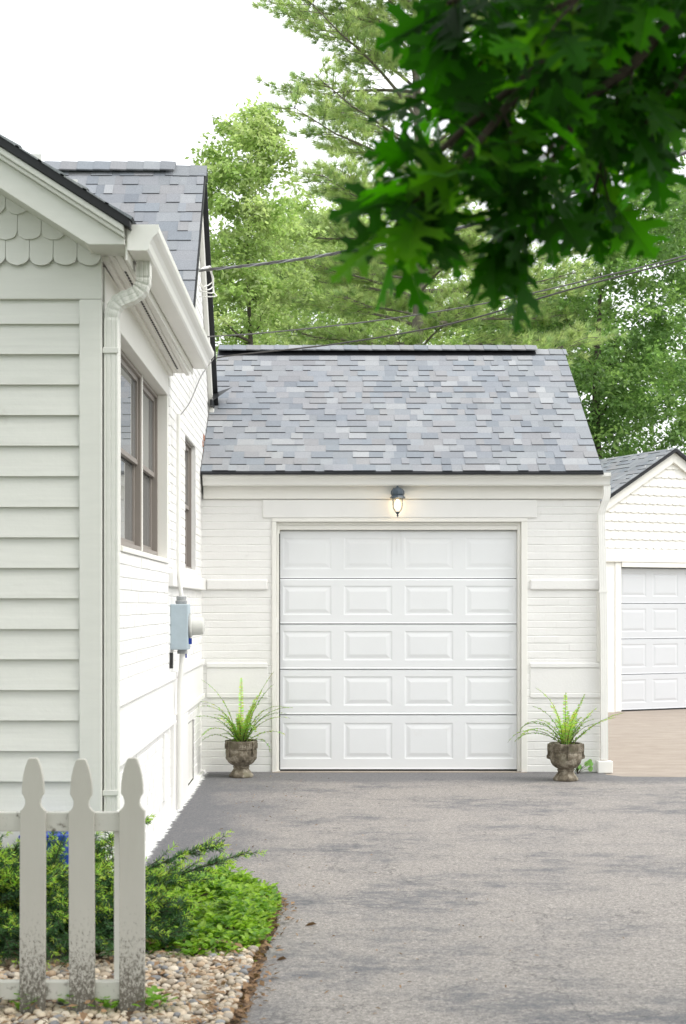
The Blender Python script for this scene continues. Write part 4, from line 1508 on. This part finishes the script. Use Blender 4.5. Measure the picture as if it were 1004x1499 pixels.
# ================================================================== OVERHEAD CABLES
A0 = at(291, 396, 11.62)
ctrl = [A0, at(370, 388, 11.3), at(460, 376, 11.0), at(560, 358, 10.6), at(650, 339, 10.3), at(760, 309, 9.9), at(880, 268, 9.5), at(985, 230, 9.1), at(1150, 160, 8.6), at(1500, -40, 7.6)]
pth = cat(ctrl, 16)
sv = thing('service_cable', A0, 'thick twisted overhead cable running from the house gable behind the oak leaves', 'cable')
L = 0
tws = [[], [], []]
for i, p in enumerate(pth):
    if i: L += (p - pth[i - 1]).length
# resample finely for the twist
fine = []
for a, b in zip(pth[:-1], pth[1:]):
    for k in range(5): fine.append(a.lerp(b, k / 5))
L = 0
for i, p in enumerate(fine):
    if i: L += (p - fine[i - 1]).length
    d = (fine[min(i + 1, len(fine) - 1)] - fine[max(0, i - 1)]).normalized()
    s_ = d.cross(Vector((0, 0, 1))).normalized(); n_ = s_.cross(d)
    for k in range(3):
        a = L / .30 * 2 * math.pi + k * 2.094
        tws[k].append(p + (s_ * math.cos(a) + n_ * math.sin(a)) * .0068)
for k in range(3):
    MB().tube(tws[k], .0066 if k else .0055, 6).build('strand', CABLE if k else GALV, sv, smooth=60)
an = MB()
an.tube([(XW + .02, 11.62, A0.z + .02), (XW + .06, 11.62, A0.z + .0), A0], .008, 6)
an.build('anchor_hook', GALV, sv, smooth=60)
lp = MB()
for k in range(4):
    e = A0 + Vector((.03 + .03 * k, .05 * k, -.05 - .015 * k))
    lp.tube(cat([A0 + Vector((.015 * k, 0, 0)), A0 + Vector((.06 + .01 * k, .1, .05)), A0 + Vector((.10, .25, -.02 - .03 * k)), e + Vector((.0, .1, -.06)), A0 + Vector((-.02, .2, -.02 - .05 * k))], 8), .0055, 6)
lp.build('splice_loop', WHITE_METAL, sv, smooth=60)

c1 = [at(303, 493, 12.1), at(400, 486, 11.8), at(560, 468, 11.3), at(720, 442, 10.9), at(880, 405, 10.4), at(1004, 374, 10.0), at(1300, 290, 9.2)]
w1 = thing('phone_cable', c1[0], 'upper of the two thin overhead cables crossing in front of the trees', 'cable', local=False)
MB().tube(cat(c1, 10), .0055, 6).build('sheath', CABLE, w1, smooth=60)
c2 = [at(316, 524, 12.9), at(350, 519, 12.5), at(480, 505, 12.0), at(600, 486, 11.6), at(700, 464, 11.3), at(830, 425, 10.9), at(1004, 379, 10.3), at(1300, 300, 9.4)]
w2 = thing('phone_cable', c2[0], 'lower of the two thin overhead cables passing just above the garage ridge', 'cable', local=False)
MB().tube(cat(c2, 10), .0065, 6).build('sheath', CABLEB, w2, smooth=60)

# ================================================================== TREES
def leaf_mesh(rng, P, size, up=.5, aspect=.55):
    """folded leaf blades at the points P; returns verts, tris"""
    n = len(P)
    nrm = rng.normal(size=(n, 3)); nrm[:, 2] = np.abs(nrm[:, 2]) * (1 - up) + up * 1.6
    nrm /= np.linalg.norm(nrm, axis=1, keepdims=True)
    d = rng.normal(size=(n, 3)); d[:, 2] -= .55
    d -= nrm * np.sum(d * nrm, 1, keepdims=True); d /= np.linalg.norm(d, axis=1, keepdims=True)
    s = np.cross(nrm, d)
    L = size * rng.uniform(.65, 1.25, (n, 1))
    W = L * aspect * .5
    a = P; b = P + d * L * .45 + s * W + nrm * L * .06; c = P + d * L - nrm * L * .08; e = P + d * L * .45 - s * W + nrm * L * .06
    V = np.stack([a, b, c, e], 1).reshape(-1, 3)
    k = np.arange(n)[:, None] * 4
    Fq = np.concatenate([k + np.array([[0, 1, 2]]), k + np.array([[0, 2, 3]])], 1).reshape(-1, 3)
    return V, Fq


def broadleaf(name, label, loc, H, blobs, nclump, nleaf, size, cols, seed, trunk_r=.16, group=None, spread=.34, lean=(0, 0)):
    """blobs: (dx,dy,z,rx,ry,rz,weight) lobes of the crown"""
    t = thing(name, loc, label, 'tree', group)
    rng = np.random.default_rng(seed)
    o = np.array(loc, dtype=float)
    wt = np.array([b[6] for b in blobs], float); wt /= wt.sum()
    C = []
    for i in range(nclump):
        b = blobs[rng.choice(len(blobs), p=wt)]
        u = rng.normal(size=3); u /= np.linalg.norm(u)
        r = rng.uniform(.35, 1.0) ** .6 * rng.uniform(.85, 1.12)
        C.append(o + np.array([b[0], b[1], b[2]]) + u * r * np.array([b[3], b[4], b[5]]))
    C = np.array(C)
    # limbs: every clump hangs on the nearest lower limb node
    nodes = []
    tp = []
    top = H * .86
    for k in range(13):
        q = k / 12
        tp.append(Vector((o[0] + lean[0] * q + .06 * math.sin(q * 7 + seed), o[1] + lean[1] * q + .06 * math.cos(q * 5 + seed), o[2] - .1 + top * q)))
        nodes.append((tp[-1], trunk_r * (1 - .86 * q)))
    m = MB().tube(tp, [trunk_r * (1 - .86 * k / 12) * (1.35 if k == 0 else 1) for k in range(13)], 10)
    base_nodes = [(p, r) for p, r in nodes if p.z > o[2] + H * .12]
    nodes = list(base_nodes)
    order = np.argsort(np.linalg.norm((C - o)[:, :2], axis=1))
    for i in order[::1]:
        c = Vector(C[i])
        best, bd = None, 1e9
        for p, r in nodes:
            dd = (p - c).length + max(0, p.z - c.z + .1) * 1.2
            if dd < bd: bd, best = dd, (p, r)
        p, r = best
        md_ = p.lerp(c, .5) + Vector((rng.normal() * .08, rng.normal() * .08, -.08 * bd))
        r0 = min(r * .7, .045 + .0 * bd)
        m.tube([p, md_, c], [r0, r0 * .7, r0 * .35], 5)
        nodes.append((md_, r0 * .8)); nodes.append((c, r0 * .45))
    m.build('trunk', BARK, t, smooth=60)
    # leaves gathered along twigs in each clump
    P, ci = [], []
    for i, c in enumerate(C):
        k = int(nleaf * rng.uniform(.6, 1.4))
        ntw = 9
        dirs = rng.normal(size=(ntw, 3)); dirs[:, 2] *= .45; dirs /= np.linalg.norm(dirs, axis=1, keepdims=True)
        pick = rng.integers(0, ntw, k)
        tt_ = rng.uniform(.08, 1, k)[:, None]
        pp = c + dirs[pick] * tt_ * spread * rng.uniform(.8, 1.2) + rng.normal(size=(k, 3)) * spread * .13
        pp[:, 2] -= (tt_[:, 0] ** 2) * spread * .28
        P.append(pp); ci.append(np.full(k, i))
    P = np.concatenate(P); ci = np.concatenate(ci)
    V, Fq = leaf_mesh(rng, P, size)
    cc = np.array(cols)[rng.integers(0, len(cols), nclump)] * rng.uniform(.78, 1.22, (nclump, 1))
    lc = cc[ci] * rng.uniform(.75, 1.25, (len(P), 1))
    from_np('crown', V, Fq, LEAF, t, np.repeat(lc, 2, 0))
    return t


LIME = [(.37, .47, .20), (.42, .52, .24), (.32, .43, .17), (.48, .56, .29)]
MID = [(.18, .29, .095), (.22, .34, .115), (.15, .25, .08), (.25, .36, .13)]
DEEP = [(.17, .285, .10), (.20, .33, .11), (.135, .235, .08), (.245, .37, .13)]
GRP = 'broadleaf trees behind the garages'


def blob(px, py, Y, rx, rz, w, o, ry=None):
    p = at(px, py, Y)
    return (p.x - o[0], p.y - o[1], p.z - o[2], rx, ry or rx, rz, w)


o = (-1.1, 21.5, 0)
broadleaf('tulip_tree', 'slender pale lime leafy tree rising just right of the house gable', o, 8.6,
          [blob(365, 215, 21.5, .62, .55, 1.0, o), blob(372, 185, 21.5, .40, .35, .35, o), blob(345, 300, 21.5, .75, .8, 1.6, o), blob(330, 420, 21.5, .9, .9, 1.7, o), blob(395, 380, 21.8, .9, 1.0, 1.2, o), blob(310, 520, 21.5, 1.0, .9, 1, o)],
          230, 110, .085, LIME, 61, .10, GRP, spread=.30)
o = (.6, 33, 0)
broadleaf('broadleaf_tree', 'pale green leafy tree behind the pine in the middle distance', o, 9.0,
          [blob(480, 430, 33, 1.6, 1.6, 1, o), blob(400, 480, 33, 1.6, 1.3, 1, o), blob(560, 470, 33, 1.6, 1.4, 1, o), blob(500, 520, 33, 3.0, 1.4, 1.3, o), blob(690, 480, 33, 1.8, 1.5, 1, o), blob(520, 350, 33, 1.4, 1.5, .8, o), blob(440, 370, 33, 1.2, 1.4, .8, o)],
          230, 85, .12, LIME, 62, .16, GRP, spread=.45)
o = (1.5, 42, 0)
broadleaf('broadleaf_tree', 'hazy far pale tree filling the skyline behind the white pine', o, 12.0,
          [blob(380, 400, 42, 2.6, 2.2, 1, o), blob(500, 380, 42, 2.6, 2.6, 1.2, o), blob(620, 400, 42, 2.6, 2.6, 1.2, o), blob(720, 430, 42, 2.4, 2.0, 1, o), blob(450, 490, 42, 3.4, 1.6, 1, o), blob(600, 490, 42, 3.4, 1.6, 1, o)],
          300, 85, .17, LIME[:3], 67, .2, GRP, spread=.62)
o = (5.2, 27, 0)
broadleaf('broadleaf_tree', 'dark green leafy tree with forked trunk over the detached garage roof', o, 9.0,
          [blob(950, 390, 27, 1.3, 1.2, 1.2, o), blob(880, 480, 27, 1.5, 1.1, 1.5, o), blob(960, 560, 27, 1.5, 1.2, 1.5, o), blob(860, 590, 26.5, 1.0, 1.0, 1.1, o), blob(1040, 470, 27, 1.6, 1.6, 1.2, o), blob(1000, 300, 27, 1.2, 1.2, .9, o), blob(930, 640, 27, 1.6, .8, 1.0, o)],
          280, 90, .105, DEEP, 63, .20, GRP, spread=.40)
o = (3.9, 30, 0)
broadleaf('broadleaf_tree', 'mid green leafy tree between the pine and the garage ridge end', o, 8.0,
          [blob(760, 480, 30, 1.3, .9, 1.2, o), blob(830, 450, 30, 1.2, 1.0, 1, o), blob(800, 530, 30, 1.6, 1.0, 1.2, o), blob(720, 520, 30, 1.2, .8, .8, o)],
          120, 80, .11, MID + DEEP[:2], 64, .17, GRP, spread=.42)
o = (9.0, 31, 0)
broadleaf('broadleaf_tree', 'tall green leafy tree at the right edge behind the oak branch', o, 12.0,
          [blob(1010, 260, 31, 1.6, 1.6, 1, o), blob(1040, 360, 31, 2.0, 1.8, 1.3, o), blob(960, 330, 32, 1.4, 1.2, .8, o), blob(1080, 480, 31, 2.2, 2.0, 1.3, o), blob(1000, 600, 32, 2.2, 1.6, 1.1, o)],
          190, 85, .125, MID, 65, .2, GRP, spread=.5)
o = (6.0, 38, 0)
broadleaf('broadleaf_tree', 'far dark green tree filling the gap low behind the right roof', o, 8.0,
          [blob(900, 590, 38, 3.0, 2.0, 1, o), blob(980, 560, 38, 3.0, 2.4, 1, o), blob(860, 520, 38, 2.4, 1.5, 1, o)],
          140, 80, .17, DEEP, 66, .2, GRP, spread=.6)


def pine(loc, H, seed):
    t = thing('white_pine', loc, 'tall feathery white pine with bare grey trunk rising behind the garage roof', 'tree')
    rng = np.random.default_rng(seed)
    o = Vector(loc)
    m = MB()
    tp = [o + Vector((.05 * math.sin(k * .9), .05 * math.cos(k * .7), H * k / 16 - .1)) for k in range(17)]
    m.tube(tp, [.155 * (1 - .80 * k / 16) + (.06 if k == 0 else 0) for k in range(17)], 12)
    P, D, S = [], [], []
    z = 3.7
    while z < H - .4:
        nb = rng.integers(4, 7)
        a0 = rng.uniform(0, 6.28)
        full = 3.2 if z < 12 else 3.2 - (z - 12) * .7
        for k in range(nb):
            az = a0 + k * 2 * math.pi / nb + rng.normal() * .22
            # the photo shows most limbs reaching out to the left and right
            Lb = max(.7, full * rng.uniform(.55, 1.08))
            el = rng.uniform(-.05, .42) if z < 9 else rng.uniform(.2, .7)
            n = 9
            p = o + Vector((0, 0, z + rng.uniform(-.15, .15)))
            d = Vector((math.cos(az), math.sin(az), 0))
            sd = Vector((-d.y, d.x, 0))
            path = []
            bend = rng.uniform(-.18, .18)
            for i in range(n + 1):
                path.append(p.copy())
                q = i / n
                e = el * (1 - .9 * q) + (.30 * q if q > .6 else 0) - .12 * q
                p = p + (d * math.cos(e) + sd * bend * q + Vector((0, 0, math.sin(e)))) * (Lb / n)
            r0 = .012 + .007 * Lb
            m.tube(path, [r0 * (1 - .85 * i / n) for i in range(n + 1)], 6)
            # side shoots in the plane of the limb
            for i in range(3, n + 1):
                q = i / n
                for s_ in (-1, 1, -1, 1):
                    if rng.random() < .12: continue
                    Ls = Lb * .34 * (1.12 - .62 * q) * rng.uniform(.55, 1.15) + .1
                    dv = (d * rng.uniform(.5, 1.0) + sd * s_ * rng.uniform(.4, 1.0) + Vector((0, 0, rng.uniform(-.05, .32)))).normalized()
                    b = path[i].lerp(path[i - 1], rng.random())
                    m.tube([b, b + dv * Ls * .5, b + dv * Ls + Vector((0, 0, .04))], [.007, .005, .0025], 4)
                    nt_ = max(3, int(Ls / .085))
                    for w_ in range(nt_):
                        u_ = (w_ + rng.random()) / nt_
                        if u_ < .18: continue
                        c = b + dv * Ls * u_ + Vector(rng.normal(size=3) * .035)
                        P.append(tuple(c)); D.append(tuple((dv + Vector((0, 0, .35))).normalized())); S.append(z)
            P.append(tuple(path[-1])); D.append(tuple(d + Vector((0, 0, .3)))); S.append(z)
        z += rng.uniform(.36, .55)
    m.build('trunk', BARKP, t, smooth=60)
    P, D = np.array(P), np.array(D)
    n = len(P); K = 21
    dirs = rng.normal(size=(n, K, 3)) * .52 + D[:, None, :]
    dirs /= np.linalg.norm(dirs, axis=2, keepdims=True)
    L = rng.uniform(.11, .19, (n, K, 1))
    b = P[:, None, :] + rng.normal(size=(n, K, 3)) * .012
    sv_ = np.cross(dirs, rng.normal(size=(n, K, 3))); sv_ /= np.linalg.norm(sv_, axis=2, keepdims=True)
    W = .0066
    V = np.stack([b - sv_ * W, b + sv_ * W, b + dirs * L], 2).reshape(-1, 3)
    Fq = np.arange(n * K * 3).reshape(-1, 3)
    pal_ = np.array([(.42, .53, .22), (.47, .57, .25), (.36, .47, .20), (.50, .59, .27), (.31, .43, .19)])
    c = pal_[rng.integers(0, len(pal_), n)] * rng.uniform(.8, 1.2, (n, 1))
    from_np('needles', V, Fq, NEEDLE, t, np.repeat(c, K, 0))
    print('pine tufts', n)
    return t


pine((at(612, 500, 25.5).x, 25.5, 0), 15.5, 5)

# ------------------------------------------------------------------ the oak over the camera
HALF = [(0, .008), (.09, .022), (.15, .06), (.20, .15), (.215, .205), (.245, .20), (.31, .31), (.305, .22), (.315, .15), (.345, .105), (.385, .11), (.43, .18), (.47, .29), (.475, .37),
        (.525, .36), (.66, .48), (.625, .37), (.685, .375), (.62, .27), (.585, .17), (.60, .115), (.635, .105), (.68, .14), (.74, .215), (.77, .27), (.795, .245), (.875, .305), (.845, .215), (.80, .135), (.805, .085), (.84, .07), (.875, .10), (.925, .135), (.935, .085), (1.0, 0.0)]
from mathutils.geometry import tessellate_polygon
HTRI = tessellate_polygon([[Vector((x, y, 0)) for x, y in HALF]])


def oak_leaf(V, Fc, T, p, d, nrm, L, c, rng):
    nrm = (nrm - d * nrm.dot(d)).normalized()
    s = nrm.cross(d)
    curl, fold, twist = rng.uniform(-.05, .30), rng.uniform(.0, .30), rng.uniform(-.25, .25)
    wk = rng.uniform(.85, 1.15)
    stem = .22 * L
    for s_ in (1, -1):
        k = len(V)
        for x, y in HALF:
            yy = y * wk
            V.append(p + d * (stem + x * L) - nrm * (curl * x * x * L) + s * (s_ * yy * L) + nrm * ((fold * yy - .25 * yy * yy + twist * x * yy * s_) * L))
        for q in HTRI:
            Fc.append(tuple(k + i for i in q)); T.append(c)
    k = len(V)
    V += [p - s * .0012, p + s * .0012, p + d * stem]
    Fc.append((k, k + 1, k + 2)); T.append((.10, .12, .03))


orr = random.Random(21)
oak = thing('oak_tree', (3.3, 2.3, 0), 'dark green oak branch with lobed leaves hanging into the top right foreground', 'tree')
V, Fc, T = [], [], []
wood = MB()
wood.tube([(3.3, 2.3, -.1), (3.28, 2.3, .6), (3.22, 2.32, 1.6), (3.15, 2.35, 2.8), (3.05, 2.4, 4.0), (2.9, 2.4, 5.4)], [.30, .23, .20, .18, .15, .10], 14)


def ocol():
    g_ = orr.uniform(.7, 1.3)
    return orr.choice(((.007, .025, .0025), (.010, .036, .003), (.006, .020, .002), (.026, .078, .005), (.008, .028, .0025), (.045, .095, .007), (.011, .040, .003))) if g_ > 0 else None


def twig_leaves(p, d, n, Lr=(.100, .146)):
    for k in range(n):
        a = k * 2.4 + orr.uniform(-.5, .5)
        e1 = d.orthogonal().normalized(); e2 = d.cross(e1)
        dv = (d * orr.uniform(.3, 1.1) + (e1 * math.cos(a) + e2 * math.sin(a)) * orr.uniform(.5, 1.1) + Vector((0, 0, -orr.uniform(.0, .7)))).normalized()
        nrm = Vector((orr.uniform(-.8, .8), orr.uniform(-1.2, -.1), orr.uniform(.1, 1.1)))
        oak_leaf(V, Fc, T, p - d * orr.uniform(0, .10), dv, nrm, orr.uniform(*Lr), ocol(), orr)


def limb(pts, r0, tw, twl, dens=5):
    path = cat(pts, 6)
    n = len(path)
    wood.tube(path, [r0 * (1 - .8 * i / (n - 1)) + .0015 for i in range(n)], 7)
    tw = int(tw * .80)
    for k in range(tw):
        t = (k + orr.random()) / tw
        i = min(n - 2, max(1, int(t * (n - 1))))
        d = (path[i + 1] - path[i]).normalized()
        e = Vector((orr.uniform(-1, 1), orr.uniform(-1, 1), orr.uniform(-.9, .35)))
        dv = (d * .9 + e * .75).normalized()
        L = twl * orr.uniform(.4, 1.1)
        q = path[i] + dv * L + Vector((0, 0, -.1 * L))
        wood.tube([path[i], path[i] + dv * L * .5, q], [.0034, .0026, .0016], 5)
        twig_leaves(q, dv, orr.randint(dens - 2, dens + 1))
    d = (path[-1] - path[-2]).normalized()
    twig_leaves(path[-1], d, dens)


W0 = (3.1, 2.4, 3.5)
limb([W0, (2.0, 2.6, 3.25), at(1180, -50, 2.75), at(1010, -10, 2.7), at(880, 40, 2.65), at(780, 105, 2.6), at(695, 175, 2.55), at(622, 240, 2.5)], .017, 20, .12)
limb([at(1010, -10, 2.7), at(930, 90, 2.62), at(860, 150, 2.58), at(800, 250, 2.55), at(755, 325, 2.53)], .012, 14, .11)
limb([at(1180, -50, 2.75), at(1070, 40, 2.7), at(1000, 110, 2.68), at(945, 180, 2.66)], .012, 7, .12)
limb([(2.0, 2.6, 3.25), at(1100, -150, 2.8), at(930, -130, 2.75), at(800, -70, 2.7), at(720, -25, 2.65), at(655, 5, 2.62)], .016, 14, .12)
limb([at(1100, -10, 3.0), at(980, 30, 3.0), at(880, 90, 3.0), at(845, 160, 3.0)], .012, 10, .2)
limb([at(1100, -90, 2.5), at(980, -50, 2.45), at(880, -20, 2.4), at(800, 20, 2.4)], .012, 10, .14)
limb([at(1060, 30, 2.8), at(960, 120, 2.8), at(900, 180, 2.8), at(868, 285, 2.78)], .010, 11, .11)
limb([at(780, 105, 2.6), at(715, 190, 2.5), at(660, 250, 2.46), at(600, 300, 2.42)], .008, 11, .10)
limb([at(960, -40, 2.75), at(850, 10, 2.75), at(750, 60, 2.72), at(680, 110, 2.7)], .009, 11, .12)
limb([at(1060, -40, 3.3), at(940, 0, 3.3), at(820, 20, 3.3), at(730, 70, 3.3)], .010, 10, .2)
# the crown above and to the right, out of the picture, shades the yard
for k in range(230):
    x, y = (orr.uniform(-1.2, 6.0), orr.uniform(-2.4, 5.2)) if k < 120 else (orr.uniform(-4.0, 2.5), orr.uniform(-4.0, 2.6))
    z = orr.uniform(3.7, 6.0) + max(0, y - 3.0) * .42
    if x < .6 and y > 3.4: continue
    p = Vector((x, y, z))
    a = Vector((3.0, 2.4, orr.uniform(3.2, 5.2)))
    if k % 3 == 0: wood.tube([a, a.lerp(p, .5) + Vector((0, 0, .2)), p], [.04, .022, .006], 6)
    for q in range(26):
        pp = p + Vector((orr.gauss(0, .34), orr.gauss(0, .34), orr.gauss(0, .18)))
        nrm = Vector((orr.uniform(-.5, .5), orr.uniform(-.5, .5), 1))
        dv = Vector((orr.uniform(-1, 1), orr.uniform(-1, 1), -.3)).normalized()
        oak_leaf(V, Fc, T, pp, dv, nrm, orr.uniform(.16, .23), ocol(), orr)
from_np('leaves', V, Fc, OAKLEAF, oak, np.array(T), smooth=False)
wood.build('branches', TWIG, oak, smooth=60)

# ================================================================== SKY, SUN, CAMERA
world = bpy.data.worlds.new('World')
scene.world = world
world.use_nodes = True
nt = world.node_tree
bg = nt.nodes['Background']
sky = N(nt, 'ShaderNodeTexSky', sky_type='NISHITA')
SUN_EL, SUN_AZ = R(52), R(112)                    # azimuth clockwise from +Y
sky.sun_disc = False
sky.sun_elevation = SUN_EL
sky.sun_rotation = SUN_AZ
sky.air_density = 1.0
sky.dust_density = 6.0
sky.ozone_density = 1.0
hs = N(nt, 'ShaderNodeHueSaturation')
hs.inputs['Saturation'].default_value = .22       # thin white overcast
nt.links.new(sky.outputs[0], hs.inputs['Color'])
cloud = mixc(nt, .72, hs.outputs[0], (6.6, 6.75, 6.9))     # even bright cloud over the clear sky
nt.links.new(cloud, bg.inputs['Color'])
bg.inputs['Strength'].default_value = .15

sd = bpy.data.lights.new('sun', 'SUN')
sd.energy = .6
sd.angle = R(20)
sd.color = (1, .965, .91)
so = bpy.data.objects.new('sun', sd)
COL.objects.link(so)
dirv = Vector((math.sin(SUN_AZ) * math.cos(SUN_EL), math.cos(SUN_AZ) * math.cos(SUN_EL), math.sin(SUN_EL)))
so.rotation_euler = (-dirv).to_track_quat('-Z', 'Y').to_euler()
so.location = dirv * 40

cd = bpy.data.cameras.new('camera')
cam = bpy.data.objects.new('camera', cd)
COL.objects.link(cam)
cam.location = (0, 0, CZ)
cam.rotation_euler = (R(90), 0, 0)
cd.sensor_width = 36
cd.sensor_fit = 'AUTO'
cd.lens = F / 1499 * 36
cd.shift_x = (502 - VX) / 1499
cd.shift_y = (VY - 749.5) / 1499
cd.clip_end = 2000
cd.clip_start = .05
cd.dof.use_dof = True
cd.dof.focus_distance = 12.0
cd.dof.aperture_fstop = 5.6
scene.camera = cam

vs = scene.view_settings
vs.view_transform = 'Standard'
vs.look = 'None'
vs.gamma = 1
vs.exposure = 1.0
scene.cycles.max_bounces = 8
scene.cycles.transparent_max_bounces = 8
